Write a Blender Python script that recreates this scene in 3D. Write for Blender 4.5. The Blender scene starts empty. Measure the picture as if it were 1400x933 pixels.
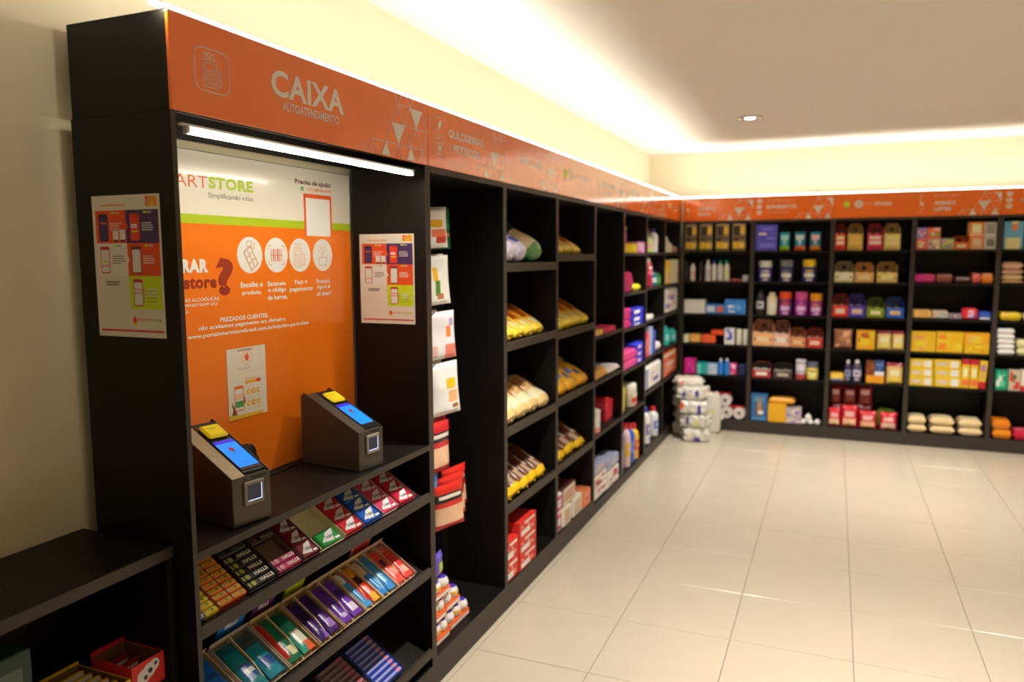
import bpy, math, random
from mathutils import Vector, Matrix

S = bpy.context.scene
COL = S.collection
R90 = math.pi / 2

# ---------------------------------------------------------------- camera, world, exposure
cam_data = bpy.data.cameras.new('camera')
cam = bpy.data.objects.new('camera', cam_data)
COL.objects.link(cam)
S.camera = cam
YAW, PITCH, ROLL = 0.39649, -0.10905, -0.00407
_f = Vector((-math.sin(YAW) * math.cos(PITCH), math.cos(YAW) * math.cos(PITCH), math.sin(PITCH)))
_r = Vector((math.cos(YAW), math.sin(YAW), 0))
_u = _r.cross(_f)
_cr, _sr = math.cos(ROLL), math.sin(ROLL)
_r, _u = _cr * _r + _sr * _u, -_sr * _r + _cr * _u
cam.matrix_world = Matrix(((_r.x, _u.x, -_f.x, 1.36666), (_r.y, _u.y, -_f.y, -1.31648), (_r.z, _u.z, -_f.z, 1.65796), (0, 0, 0, 1)))
cam_data.sensor_width = 36.0
cam_data.lens = 27.02
cam_data.clip_start = 0.05
cam_data.dof.use_dof = True
cam_data.dof.focus_distance = 2.15
cam_data.dof.aperture_fstop = 2.1

world = bpy.data.worlds.new('world')
S.world = world
world.use_nodes = True
world.node_tree.nodes['Background'].inputs[0].default_value = (0.9, 0.8, 0.65, 1)
world.node_tree.nodes['Background'].inputs[1].default_value = 0.05

S.view_settings.view_transform = 'Standard'
S.view_settings.look = 'None'
S.view_settings.gamma = 1.0
S.view_settings.use_curve_mapping = False
S.view_settings.exposure = 0.5
S.cycles.use_denoising = True
S.cycles.max_bounces = 8

STRIP_POWER = 128.0       # radiance of the light strips along the top of the shelving
TAIL_POWER = 125.0        # radiance of the bare led end beside the checkout cabinet
TUBE_POWER = 78.0         # radiance of the tube in the checkout niche
SPOT_WATTS = 195.0        # each recessed ceiling spot
WARM = (1.0, 0.925, 0.79)
SPOT_TINT = (1.0, 0.93, 0.83)

# ---------------------------------------------------------------- materials
def lin(h):
    h = h.lstrip('#')
    out = []
    for i in (0, 2, 4):
        c = int(h[i:i + 2], 16) / 255
        out.append(c / 12.92 if c <= 0.04045 else ((c + 0.055) / 1.055) ** 2.4)
    return (*out, 1.0)

_mats = {}
def mat(hexc, rough=0.5, metal=0.0, grain=0.06, scale=60.0, bump=0.0, coat=0.0, emit=0.0, spec=0.5):
    key = (hexc, rough, metal, grain, scale, bump, coat, emit, spec)
    if key in _mats:
        return _mats[key]
    m = bpy.data.materials.new('surface_' + hexc)
    m.use_nodes = True
    nt = m.node_tree
    b = nt.nodes['Principled BSDF']
    c = lin(hexc)
    b.inputs['Roughness'].default_value = rough
    b.inputs['Metallic'].default_value = metal
    b.inputs['Specular IOR Level'].default_value = spec
    if coat:
        b.inputs['Coat Weight'].default_value = coat
        b.inputs['Coat Roughness'].default_value = 0.08
    if grain or bump:
        tc = nt.nodes.new('ShaderNodeTexCoord')
        nz = nt.nodes.new('ShaderNodeTexNoise')
        nz.inputs['Scale'].default_value = scale
        nz.inputs['Detail'].default_value = 3
        nt.links.new(tc.outputs['Object'], nz.inputs['Vector'])
        if grain:
            mx = nt.nodes.new('ShaderNodeMix')
            mx.data_type = 'RGBA'
            mx.inputs[6].default_value = tuple(max(0, v * (1 - grain)) for v in c[:3]) + (1,)
            mx.inputs[7].default_value = tuple(min(1, v * (1 + grain)) for v in c[:3]) + (1,)
            nt.links.new(nz.outputs['Fac'], mx.inputs[0])
            nt.links.new(mx.outputs[2], b.inputs['Base Color'])
        if bump:
            bp = nt.nodes.new('ShaderNodeBump')
            bp.inputs['Strength'].default_value = bump
            bp.inputs['Distance'].default_value = 0.004
            nt.links.new(nz.outputs['Fac'], bp.inputs['Height'])
            nt.links.new(bp.outputs['Normal'], b.inputs['Normal'])
    if not grain:
        b.inputs['Base Color'].default_value = c
    if emit:
        b.inputs['Emission Color'].default_value = c
        b.inputs['Emission Strength'].default_value = emit
    _mats[key] = m
    return m

def glow(name, color, strength):
    m = bpy.data.materials.new(name)
    m.use_nodes = True
    b = m.node_tree.nodes['Principled BSDF']
    b.inputs['Base Color'].default_value = (0.9, 0.9, 0.88, 1)
    b.inputs['Emission Color'].default_value = (*color, 1)
    b.inputs['Emission Strength'].default_value = strength
    return m

def lift(h, k=1.38):
    # colours were read off the dim photograph: give the surfaces their own, lighter colour
    out = ''
    for v in lin(h)[:3]:
        v = min(.86, v * k)
        s = v * 12.92 if v <= .0031308 else 1.055 * v ** (1 / 2.4) - .055
        out += '%02x' % round(s * 255)
    return out
def ink(h): return mat(lift(h), 0.45, grain=0.03)            # flat print
def card(h): return mat(lift(h), 0.5, grain=0.05, scale=35)     # carton board
def film(h): return mat(lift(h), 0.28, grain=0.08, scale=45, bump=0.35)   # glossy plastic film
def plas(h): return mat(lift(h), 0.3, grain=0.03)           # moulded plastic
BLACK = mat('120f0d', 0.5, grain=0.10, scale=220, bump=0.03, spec=0.25)
EDGE = mat('39332d', 0.5, grain=0.08, scale=200, spec=0.4)  # front edges catch the light; that lightness is put into this colour
INNER = mat('0c0a09', 0.5, grain=0.10, scale=220, spec=0.3)

# ---------------------------------------------------------------- mesh helper
class MB:
    def __init__(s):
        s.v, s.f, s.m, s.ms = [], [], [], []
    def mi(s, m):
        if m not in s.ms:
            s.ms.append(m)
        return s.ms.index(m)
    def add(s, vs, fs, m):
        b = len(s.v)
        s.v += [tuple(p) for p in vs]
        k = s.mi(m)
        for f in fs:
            s.f.append(tuple(b + i for i in f))
            s.m.append(k)
        return s
    def box(s, x0, x1, y0, y1, z0, z1, m, c=0.0):
        if c <= 0:
            vs = [(x0, y0, z0), (x1, y0, z0), (x1, y1, z0), (x0, y1, z0), (x0, y0, z1), (x1, y0, z1), (x1, y1, z1), (x0, y1, z1)]
            return s.add(vs, [(0, 3, 2, 1), (4, 5, 6, 7), (0, 1, 5, 4), (1, 2, 6, 5), (2, 3, 7, 6), (3, 0, 4, 7)], m)
        c = min(c, (x1 - x0) * .45, (y1 - y0) * .45, (z1 - z0) * .45)
        X, Y, Z = (x0, x1), (y0, y1), (z0, z1)
        vs, idx = [], {}
        for i in (0, 1):
            for j in (0, 1):
                for k in (0, 1):
                    for a in range(3):
                        p = [X[i], Y[j], Z[k]]
                        for b_, q in enumerate((i, j, k)):
                            if b_ != a:
                                p[b_] += c if q == 0 else -c
                        idx[(i, j, k, a)] = len(vs)
                        vs.append(p)
        fs = []
        for a in range(3):
            o = [b_ for b_ in range(3) if b_ != a]
            for side in (0, 1):
                ring = []
                for (u, w) in ((0, 0), (1, 0), (1, 1), (0, 1)):
                    t = [0, 0, 0]; t[a] = side; t[o[0]] = u; t[o[1]] = w
                    ring.append(idx[(*t, a)])
                flip = (side == 0) != (a == 1)
                fs.append(tuple(reversed(ring)) if flip else tuple(ring))
        for a in range(3):
            o = [b_ for b_ in range(3) if b_ != a]
            for u in (0, 1):
                for w in (0, 1):
                    t0 = [0, 0, 0]; t1 = [0, 0, 0]
                    t0[o[0]] = t1[o[0]] = u; t0[o[1]] = t1[o[1]] = w; t0[a] = 0; t1[a] = 1
                    fs.append((idx[(*t0, o[0])], idx[(*t0, o[1])], idx[(*t1, o[1])], idx[(*t1, o[0])]))
        for i in (0, 1):
            for j in (0, 1):
                for k in (0, 1):
                    fs.append(tuple(idx[(i, j, k, a)] for a in range(3)))
        # orient outwards
        cx, cy, cz = (x0 + x1) / 2, (y0 + y1) / 2, (z0 + z1) / 2
        out = []
        for f in fs:
            p = [Vector(vs[i]) for i in f]
            n = (p[1] - p[0]).cross(p[2] - p[0])
            ce = sum(p, Vector()) / len(p) - Vector((cx, cy, cz))
            out.append(f if n.dot(ce) >= 0 else tuple(reversed(f)))
        return s.add(vs, out, m)
    def quad(s, p, m):
        return s.add(p, [tuple(range(len(p)))], m)
    def fr(s, x0, x1, z0, z1, y, m):                    # rectangle facing -y
        return s.quad([(x0, y, z0), (x1, y, z0), (x1, y, z1), (x0, y, z1)], m)
    def tp(s, x0, x1, y0, y1, z, m):                    # rectangle facing +z
        return s.quad([(x0, y0, z), (x1, y0, z), (x1, y1, z), (x0, y1, z)], m)
    def prism(s, poly, a0, a1, axis, m):                # polygon of (p,q) swept along axis
        def P(p, q, a):
            return {'x': (a, p, q), 'y': (p, a, q), 'z': (p, q, a)}[axis]
        n = len(poly)
        vs = [P(p, q, a0) for p, q in poly] + [P(p, q, a1) for p, q in poly]
        ar = sum(poly[i][0] * poly[(i + 1) % n][1] - poly[(i + 1) % n][0] * poly[i][1] for i in range(n))
        if axis == 'y':
            ar = -ar
        fs = [tuple(range(n, 2 * n)), tuple(reversed(range(n)))] + [(i, (i + 1) % n, n + (i + 1) % n, n + i) for i in range(n)]
        if ar < 0:
            fs = [tuple(reversed(f)) for f in fs]
        return s.add(vs, fs, m)
    def lathe(s, prof, m, n=16, c=(0, 0), sy=1.0, mats=None):   # profile of (r,z); mats: one per segment
        vs, k = [], len(prof)
        for r, z in prof:
            for i in range(n):
                a = 2 * math.pi * i / n
                vs.append((c[0] + r * math.cos(a), c[1] + r * sy * math.sin(a), z))
        b = len(s.v)
        s.v += vs
        for j in range(k - 1):
            mm = s.mi(mats[j] if mats else m)
            for i in range(n):
                i2 = (i + 1) % n
                s.f.append((b + j * n + i, b + j * n + i2, b + (j + 1) * n + i2, b + (j + 1) * n + i))
                s.m.append(mm)
        s.f.append(tuple(b + i for i in reversed(range(n)))); s.m.append(s.mi(mats[0] if mats else m))
        s.f.append(tuple(b + (k - 1) * n + i for i in range(n))); s.m.append(s.mi(mats[-1] if mats else m))
        return s
    def tube(s, pts, r, m, n=8):
        pts = [Vector(p) for p in pts]
        rings = []
        for i, p in enumerate(pts):
            t = (pts[min(i + 1, len(pts) - 1)] - pts[max(i - 1, 0)]).normalized()
            a = t.cross(Vector((0, 0, 1)))
            if a.length < 1e-3:
                a = t.cross(Vector((0, 1, 0)))
            a.normalize(); b_ = a.cross(t)
            rings.append([p + r * (math.cos(2 * math.pi * k / n) * a + math.sin(2 * math.pi * k / n) * b_) for k in range(n)])
        vs = [q for g in rings for q in g]
        fs = [(j * n + k, (j + 1) * n + k, (j + 1) * n + (k + 1) % n, j * n + (k + 1) % n) for j in range(len(pts) - 1) for k in range(n)]
        fs += [tuple(range(n)), tuple(reversed(range((len(pts) - 1) * n, len(pts) * n)))]
        return s.add(vs, fs, m)
    def disc(s, x, z, r, y, m, n=28, rx=None):
        rx = rx or r
        return s.quad([(x + rx * math.cos(2 * math.pi * i / n), y, z + r * math.sin(2 * math.pi * i / n)) for i in range(n)], m)
    def stroke(s, pts, w, y, m, closed=False):          # line drawing facing -y
        pts = [Vector((p[0], p[1])) for p in pts]
        n = len(pts)
        for i in range(n if closed else n - 1):
            a, b_ = pts[i], pts[(i + 1) % n]
            d = b_ - a
            if d.length < 1e-6:
                continue
            d.normalize(); q = Vector((-d.y, d.x)) * w / 2
            a, b_ = a - d * w * .3, b_ + d * w * .3
            s.quad([(a.x - q.x, y, a.y - q.y), (b_.x - q.x, y, b_.y - q.y), (b_.x + q.x, y, b_.y + q.y), (a.x + q.x, y, a.y + q.y)], m)
        return s
    def build(s, name, parent=None, smooth=False, loc=None):
        me = bpy.data.meshes.new(name)
        me.from_pydata(s.v, [], s.f)
        for m in s.ms:
            me.materials.append(m)
        me.polygons.foreach_set('material_index', s.m)
        if smooth:
            me.polygons.foreach_set('use_smooth', [True] * len(me.polygons))
            try:
                me.set_sharp_from_angle(angle=math.radians(38))
            except Exception:
                pass
        me.update()
        return link(bpy.data.objects.new(name, me), parent, loc)

def link(o, parent=None, loc=None):
    COL.objects.link(o)
    if parent is not None:
        o.parent = parent
    if loc is not None:
        o.location = loc
    return o

THINGS = []
def thing(name, label, cat, loc=(0, 0, 0), rz=0.0, group=None, mw=None):
    o = link(bpy.data.objects.new(name, None))
    o.empty_display_size = 0.05
    if mw is not None:
        o.matrix_world = mw
    else:
        o.location = loc
        o.rotation_euler = (0, 0, rz)
    return tag(o, label, cat, group)

def tag(o, label, cat, group=None):
    o['label'] = label
    o['category'] = cat
    if group:
        o['group'] = group
    THINGS.append(o)
    return o

def struct(o):
    o['kind'] = 'structure'
    return o

def copy_tree(o, parent=None):
    c = o.copy()
    COL.objects.link(c)
    c.parent = parent
    if parent is not None:
        c.matrix_parent_inverse = o.matrix_parent_inverse
    for ch in o.children:
        copy_tree(ch, c)
    return c

# text: flat letters measured to a box
_text = {}
def letters(s, bold=0.0):
    key = (s, bold)
    if key not in _text:
        cu = bpy.data.curves.new('t', 'FONT')
        cu.body = s
        cu.offset = bold
        cu.space_character = 1.0 + bold * 2.2
        cu.resolution_u = 3
        cu.fill_mode = 'FRONT'
        o = bpy.data.objects.new('t', cu)
        me = o.to_mesh()
        vs = [(v.co.x, v.co.y) for v in me.vertices]
        fs = [tuple(p.vertices) for p in me.polygons]
        o.to_mesh_clear()
        bpy.data.objects.remove(o)
        bpy.data.curves.remove(cu)
        x0 = min(v[0] for v in vs); x1 = max(v[0] for v in vs)
        y0 = min(v[1] for v in vs); y1 = max(v[1] for v in vs)
        _text[key] = ([((v[0] - x0) / (x1 - x0), (v[1] - y0) / (y1 - y0)) for v in vs], fs)
    return _text[key]

def put_text(mb, s, x0, x1, z0, z1, y, m, bold=0.0):       # on a -y facing surface
    vs, fs = letters(s, bold)
    mb.add([(x0 + u * (x1 - x0), y, z0 + v * (z1 - z0)) for u, v in vs], fs, m)
def put_text_top(mb, s, x0, x1, y0, y1, z, m, bold=0.0):   # on an upward surface
    vs, fs = letters(s, bold)
    mb.add([(x0 + u * (x1 - x0), y0 + v * (y1 - y0), z) for u, v in vs], fs, m)

# ---------------------------------------------------------------- room
H, ZF = 2.2, 1.984
WX, WY = -0.36, 6.43          # wall faces behind the two runs of shelving
CEIL = 2.655
XR, YF = 4.6, -3.2
YB = 6.114                    # front plane of the shelving on the back wall
wall_m = mat('e8dcbe', 0.75, grain=0.03, scale=9, bump=0.05)
ceil_m = mat('f1ece4', 0.8, grain=0.02, scale=8)
grout = mat('8f8474', 0.8, grain=0.1, scale=30)
tile_m = mat('c6bcaa', 0.25, grain=0.035, scale=5)

floor = struct(MB().box(WX - .1, XR, YF, WY + .1, -.06, -.004, grout).build('floor'))
T, X0, Y0 = 0.4912, 0.0252, 1.9796
tile_meshes = {}
def tile(x0, x1, y0, y1):
    k = (round(x1 - x0, 3), round(y1 - y0, 3))
    if k not in tile_meshes:
        o = MB().box(0.0013, k[0] - .0013, 0.0013, k[1] - .0013, -.012, 0, tile_m, .0012).build('tile', floor)
        tile_meshes[k] = o
    else:
        o = tile_meshes[k].copy()
        COL.objects.link(o)
    o.location = (x0, y0, 0)
xs = [WX + .001, X0] + [X0 + T * i for i in range(1, 10)]
ys = [Y0 + T * j for j in range(-10, 10)]
for xa, xb in zip(xs, xs[1:]):
    for ya, yb in zip(ys, ys[1:]):
        tile(xa, xb, ya, yb)

struct(MB().box(WX - .1, WX, YF, WY + .1, 0.0005, CEIL, wall_m).build('wall_left'))
struct(MB().box(WX, XR, WY, WY + .1, 0.0005, CEIL, wall_m).build('wall_back'))
struct(MB().box(XR, XR + .1, YF, WY + .1, -.06, CEIL, wall_m).build('wall_right'))
struct(MB().box(WX, XR, YF - .1, YF, -.06, CEIL, wall_m).build('wall_front'))
struct(MB().box(WX - .1, XR + .1, YF - .1, WY + .1, CEIL, CEIL + .1, ceil_m).build('ceiling'))

# recessed ceiling spots, each with its own lamp
chrome = mat('d8d4cc', 0.2, metal=0.8, grain=0)
lens_m = glow('spot_lens', (1.0, 0.95, 0.88), 9.0)
def downlight(x, y, where):
    t = thing('downlight', 'round recessed ceiling spot with bright ring, ' + where, 'ceiling light', (x, y, CEIL), group='recessed ceiling spots')
    MB().lathe([(.058, -.002), (.085, -.002), (.085, -.006), (.08, -.012), (.062, -.014), (.058, -.008)], chrome, 28).build('trim_ring', t, True)
    MB().lathe([(.0001, -.004), (.056, -.004), (.056, -.007), (.0001, -.010)], lens_m, 24).build('lens', t, True)
    l = bpy.data.lights.new('downlight_lamp', 'SPOT')
    l.energy = SPOT_WATTS
    l.color = SPOT_TINT
    l.spot_size = math.radians(100)
    l.spot_blend = 1.0
    l.shadow_soft_size = 0.05
    lo = link(bpy.data.objects.new('lamp', l), t, (0, 0, -.03))
    lo.rotation_euler = (math.radians(6), 0, 0)
for x, y, w in ((.76, 4.60, 'before the far corner'), (2.62, 4.72, 'before the far end of the back wall'), (.74, 1.45, 'before the hanging snack bags'),
                (2.62, 1.45, 'in the middle of the room'), (2.62, -1.6, 'unseen and added behind the viewer')):  # the last one is an unseen lamp added to raise the room light
    downlight(x, y, w)

# ---------------------------------------------------------------- shelving
TH = 0.018
def front_edge(parent, x0, x1, z0, z1):
    MB().box(x0, x1, 0, .0015, z0, z1, EDGE).build('edge_band', parent)

def tilted_shelf(t, W, zl, depth, ang, x0=TH, lip=.04):
    n = math.tan(ang)
    d = depth - .016
    z0 = zl - lip + .012
    MB().prism([(.014, z0 - .012), (d, z0 - .012 + n * (d - .014)), (d, z0 + n * (d - .014)), (.014, z0)], x0, W - TH, 'x', BLACK).build('shelf', t)
    l = MB().box(x0, W - TH, 0.0, .014, zl - lip, zl, EDGE, .001).build('shelf_lip', t)
    return z0

def cabinet(label, W, loc, rz, depth, zs, plinth=.113, tilt=None, tilt_depth=.25, header=True, group='tall shelf cabinets'):
    t = thing('shelf_cabinet', label, 'shelf cabinet', loc, rz, group)
    for x in (0, W - TH):
        p = MB().box(x + .0004, x + TH - .0004, .0015, depth, 0.0005, ZF, BLACK).build('side_panel', t)
        front_edge(p, x + .0004, x + TH - .0004, 0.0005, ZF)
    p = MB().box(TH, W - TH, .0015, depth, ZF - .02, ZF, BLACK).build('top_panel', t)
    front_edge(p, TH, W - TH, ZF - .02, ZF)
    MB().box(TH, W - TH, depth - .012, depth - .002, plinth, ZF - .02, INNER).build('back_panel', t)
    MB().box(TH, W - TH, .003, depth - .012, plinth - .018, plinth, BLACK).build('bottom_deck', t)
    MB().box(TH, W - TH, 0.0, .003, 0.0005, plinth, EDGE).build('plinth', t)
    for z in zs:
        if tilt:
            tilted_shelf(t, W, z, tilt_depth, tilt)
        else:
            p = MB().box(TH, W - TH, .0045, depth - .012, z - .02, z, BLACK).build('shelf', t)
            MB().box(TH, W - TH, .003, .0045, z - .02, z, EDGE if loc[0] <= 0.001 and rz else BLACK).build('edge_band', p)  # long run's shelf edges take the painted lit tone, back wall's stay dark
    if header:
        MB().box(.0004, W - .0004, .004, .019, ZF + .0005, H, BLACK).build('header_board', t)
        MB().box(.0004, W - .0004, .0195, depth - .005, H - .018, H, BLACK).build('header_light_cover', t)  # unseen top board, added to keep strip light off the wall below
        MB().box(.0004, W - .0004, depth - .014, depth - .0055, ZF + .0005, H - .0185, BLACK).build('header_light_stop', t)  # unseen board added to stop light leaking through the hollow header
    return t

LY = [0.0, 1.165] + [1.165 + .707 * i for i in range(1, 8)]
BX = [0.02, .66, 1.338, 1.98, 2.61, 3.25]
ORD = ['first', 'second', 'third', 'fourth', 'fifth', 'sixth', 'seventh', 'eighth']
A30 = math.radians(30)
LZ = {5: [1.153, .859, .513], 6: [1.683, 1.395, 1.135, .828, .505], 7: [1.69, 1.409, 1.141, .845, .556], 8: [1.69, 1.409, 1.141, .845, .556]}
LP = {2: .113, 3: .113, 4: .11, 5: .068, 6: .065, 7: .09, 8: .09}
CAB = {}
CAB['L2'] = cabinet('tall black cabinet without shelves, bags hanging on hooks inside', .707, (0, LY[1], 0), R90, .31, [], LP[2])
CAB['L3'] = cabinet('tall black cabinet with sloping shelves of bread, red cartons at its foot', .707, (0, LY[2], 0), R90, .31, [1.63, 1.266, .867, .497], LP[3], A30)
CAB['L4'] = cabinet('tall black cabinet with sloping shelves of bread, white cartons at its foot', .707, (0, LY[3], 0), R90, .31, [1.674, 1.251, .879, .502], LP[4], A30)
for k, w in ((5, 'tall black cabinet with an empty upper half beside the bread'), (6, 'tall black cabinet of wipes, soft packs and cleaners'),
             (7, 'tall black cabinet with bleach at its foot'), (8, 'tall black cabinet in the room corner behind the piled white packs')):
    CAB['L%d' % k] = cabinet(w, .707, (0, LY[k - 1], 0), R90, .31, LZ[k], LP[k])
ZB = [1.703, 1.42, 1.114, .826, .529]
BL = ['black back-wall cabinet in the corner, toilet rolls at its foot', 'black back-wall cabinet of supplement jars', 'black back-wall cabinet of chocolate display cartons, red bags at its foot',
      'black back-wall cabinet with yellow cartons and grain sacks', 'black back-wall cabinet at the far end with sugar sacks']
for k in range(5):
    CAB['B%d' % (k + 1)] = cabinet(BL[k], BX[k + 1] - BX[k], (BX[k], YB, 0), 0, .31, ZB, .113, group='back wall cabinets')

# checkout cabinet with the open niche
KW, KD = 1.165, .335
kio = thing('checkout_cabinet', 'wide black checkout cabinet with a lit niche and sloping sweet shelves', 'shelf cabinet', (0, 0, 0), R90)
NICHE = mat('1a1613', 0.7, grain=0.1, scale=220, spec=0.02)    # niche top laminate, its reflection cut so the underside stays dark
for x, w_ in ((0, .0142), (KW - TH, TH)):
    p = MB().box(x + .0004, x + w_ - .0004, .0015, KD - .022, 0.0005, ZF, BLACK).build('side_panel', kio)
    front_edge(p, x + .0004, x + w_ - .0004, 0.0005, ZF)
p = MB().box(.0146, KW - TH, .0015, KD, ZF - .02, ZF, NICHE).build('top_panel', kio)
front_edge(p, .0146, KW - TH, ZF - .02, ZF)
MB().box(TH, KW - TH, KD - .010, KD - .001, .113, ZF - .02, INNER).build('back_panel', kio)
p = MB().box(.0146, KW - TH, .0015, KD - .010, .942, .962, BLACK).build('counter', kio)
front_edge(p, .0146, KW - TH, .942, .962)
MB().box(TH, KW - TH, .003, KD - .010, .075, .093, BLACK).build('bottom_deck', kio)
MB().box(TH, KW - TH, 0, .003, 0.0005, .093, EDGE).build('plinth', kio)
MB().box(.0004, KW - .0004, .004, .019, ZF + .0005, H, BLACK).build('header_board', kio)
MB().box(.0188, KW - .0004, .0195, KD - .027, H - .018, H, BLACK).build('header_light_cover', kio)  # unseen cover added to hold back the strip light
MB().box(.0188, KW - .0004, KD - .036, KD - .0275, ZF + .0005, H - .0185, BLACK).build('header_light_stop', kio)  # unseen closing board added against light leaking along the header
MB().box(.0004, .0184, .0192, KD - .027, ZF + .0005, H, BLACK).build('header_end', kio)
A34 = math.radians(33.5)
KZ = [tilted_shelf(kio, KW, z, .245, A34, x0=.0146, lip=.034) for z in (.779, .487, .165)]
dark_dot = mat('0d0b0a', .7, grain=0)
for x, z, c in ((-.228, 1.968, dark_dot), (-.073, 1.966, dark_dot), (-.048, .812, mat('b8b4ac', .5, grain=0)), (-.03, .66, mat('b8b4ac', .5, grain=0))):
    r = .006 if c is dark_dot else .0025
    MB().lathe([(r, 0), (r * .8, .0008)], c, 12).build('screw_cap', kio)
    o = kio.children[-1]
    o.matrix_local = Matrix.Translation((-.0002, -x, z)) @ Matrix.Rotation(-R90, 4, 'Y')

# low cabinet beside it
low = thing('low_cabinet', 'low black open cabinet under the bare wall, boxes of sweets on its shelf', 'shelf cabinet', (-.06, -1.32, 0), R90)
LW, LD = 1.315, .297
MB().box(0, LW, -.004, LD, .952, .982, BLACK, .001).build('top_panel', low)
front_edge(low.children[0], 0.002, LW - .002, .954, .980)
low.children[0].children[0].location = (0, -.0055, 0)
for x in (0, LW - .02):
    MB().box(x, x + .019, 0, LD, 0.0005, .951, BLACK).build('side_panel', low)
MB().box(.02, LW - .02, LD - .012, LD - .001, .03, .951, INNER).build('back_panel', low)
for z in (.655, .36):
    MB().box(.02, LW - .02, .012, LD - .012, z - .018, z, BLACK).build('shelf', low)
MB().box(.02, LW - .02, .005, LD - .012, .03, .08, BLACK).build('bottom_deck', low)

# ---------------------------------------------------------------- light strips and the niche tube
strip_m = glow('strip_leds', WARM, STRIP_POWER)
strip_f = glow('strip_diffuser', (1.0, 0.95, 0.82), 6.0)
strip_c = mat('d8d8d4', .4, grain=0)
def strip(label, L, loc, rz):
    # an upward facing led band in a channel whose lit front lip keeps the beam off the room
    t = thing('light_strip', label, 'light strip', loc, rz)
    MB().box(0, L, -.002, .016, 0, .0012, strip_c).build('base_rail', t)
    MB().box(0, L, .0035, .0115, .0013, .0022, strip_m).build('led_band', t)
    MB().box(0, L, -.002, .0012, .0012, .0105, strip_f).build('diffuser_lip', t)
    for x in (-.004, L):
        MB().box(x, x + .004, -.002, .016, 0, .0105, strip_c, .001).build('end_cap', t)
    return t
long_strip = strip('thin glowing light strip along the top edge of the long side shelving', YB - .003, (-.002, .001, H + .0005), R90)
# the bare end of the led band sticks out past the sign and lights the wall beside the cabinet
MB().box(-.032, -.0045, .004, .015, .001, .011, glow('led_tail', WARM, TAIL_POWER), .003).build('led_tail', long_strip)
strip('thin glowing light strip along the top edge of the back wall shelving', 3.2, (.012, YB + .002, H + .0005), 0)
tube_m = glow('tube_leds', (1.0, 0.90, 0.70), TUBE_POWER)
tube_f = glow('tube_diffuser', (1.0, 0.95, 0.8), 1.8)
tb = thing('tube_light', 'bright tube lamp under the top of the checkout niche', 'tube light', (-.013, .05, ZF - .0205), R90)
MB().box(.012, 1.02, -.0075, .0075, -.0195, -.005, tube_f, .004).build('diffuser', tb)
MB().box(.014, 1.018, -.005, .005, -.0212, -.0198, tube_m).build('led_band', tb)
MB().box(-.012, 1.035, -.006, .006, -.005, 0, strip_c).build('mounting_rail', tb)
for x in (.002, 1.021):
    MB().box(x, x + .0095, -.0085, .0085, -.022, -.005, strip_c, .002).build('end_cap', tb)

# ---------------------------------------------------------------- fascia signs
ORANGE = mat('f9761e', 0.14, grain=0.02, scale=4, coat=1.0)
WHT = mat('ece8e0', 0.2, grain=0.02, coat=1.0)
LIME = ink('b4c828')
def tri_pattern(mb, W, a):
    # lattice of outlined and solid triangles; a = where the lower solid downward triangle starts
    zr = {0: 1.966, 1: 2.033, 2: 2.10, 3: 2.164, 4: 2.231}
    def V(r, i):
        return (a + .08 * i - (.04 if r % 2 else 0), zr[r])
    rows = {1: range(-1, 4), 2: range(0, 4), 3: range(1, 4)}
    seg = []
    for r, rg in rows.items():
        for i in rg:
            if i + 1 in rg or (r == 2 and i == 3):
                seg.append((V(r, i), V(r, i + 1)))
            if r == 1:
                seg += [(V(1, i), V(0, i - 1)), (V(1, i), V(0, i))]
            elif r == 2:
                seg += [(V(2, i), V(1, i)), (V(2, i), V(1, i + 1))]
            else:
                seg += [(V(3, i), V(2, i - 1)), (V(3, i), V(2, i))]
                if i < 3:
                    seg += [(V(3, i), V(4, i - 1)), (V(3, i), V(4, i))]
    zlo, zhi, xh = ZF + .006, H - .004, W - .006
    def clip(p, q):
        t0, t1 = 0.0, 1.0
        d = (q[0] - p[0], q[1] - p[1])
        for k, lo, hi in ((0, -9, xh), (1, zlo, zhi)):
            if abs(d[k]) < 1e-9:
                if not lo <= p[k] <= hi:
                    return None
                continue
            u, v = (lo - p[k]) / d[k], (hi - p[k]) / d[k]
            t0, t1 = max(t0, min(u, v)), min(t1, max(u, v))
        return None if t0 >= t1 else ((p[0] + d[0] * t0, p[1] + d[1] * t0), (p[0] + d[0] * t1, p[1] + d[1] * t1))
    for p, q in seg:
        c = clip(p, q)
        if c:
            mb.stroke(c, .0022, -.0055, WHT)
    for top, i in ((2, 0), (3, 2)):
        p, q, b = V(top, i), V(top, i + 1), V(top - 1, i + (1 if top == 2 else 0))
        if q[0] > xh:
            z = p[1] - (b[1] - p[1]) * 0 
            poly = [(p[0], p[1]), (xh, p[1]), (xh, p[1] + (b[1] - p[1]) * max(0, (q[0] - xh) / (q[0] - b[0])) if b[0] < xh else p[1])]
            if b[0] < xh:
                poly.append(b)
        else:
            poly = [p, q, b]
        mb.quad([(x, -.0057, z) for x, z in reversed(poly)], WHT)
    for i in (0, 2):
        p = V(1, i)
        k = (p[1] - zlo) * .04 / .067
        if p[0] + k < xh:
            mb.quad([(p[0] - k, -.0057, zlo), (p[0] + k, -.0057, zlo), (p[0], -.0057, p[1])], WHT)

def rrect(x0, x1, z0, z1, r, n=4):
    pts = []
    for cx, cz, a0 in ((x1 - r, z0 + r, -90), (x1 - r, z1 - r, 0), (x0 + r, z1 - r, 90), (x0 + r, z0 + r, 180)):
        for i in range(n + 1):
            a = math.radians(a0 + 90 * i / n)
            pts.append((cx + r * math.cos(a), cz + r * math.sin(a)))
    return pts
def circ(x, z, r, n=16, rx=None):
    return [(x + (rx or r) * math.cos(2 * math.pi * i / n), z + r * math.sin(2 * math.pi * i / n)) for i in range(n)]

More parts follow.
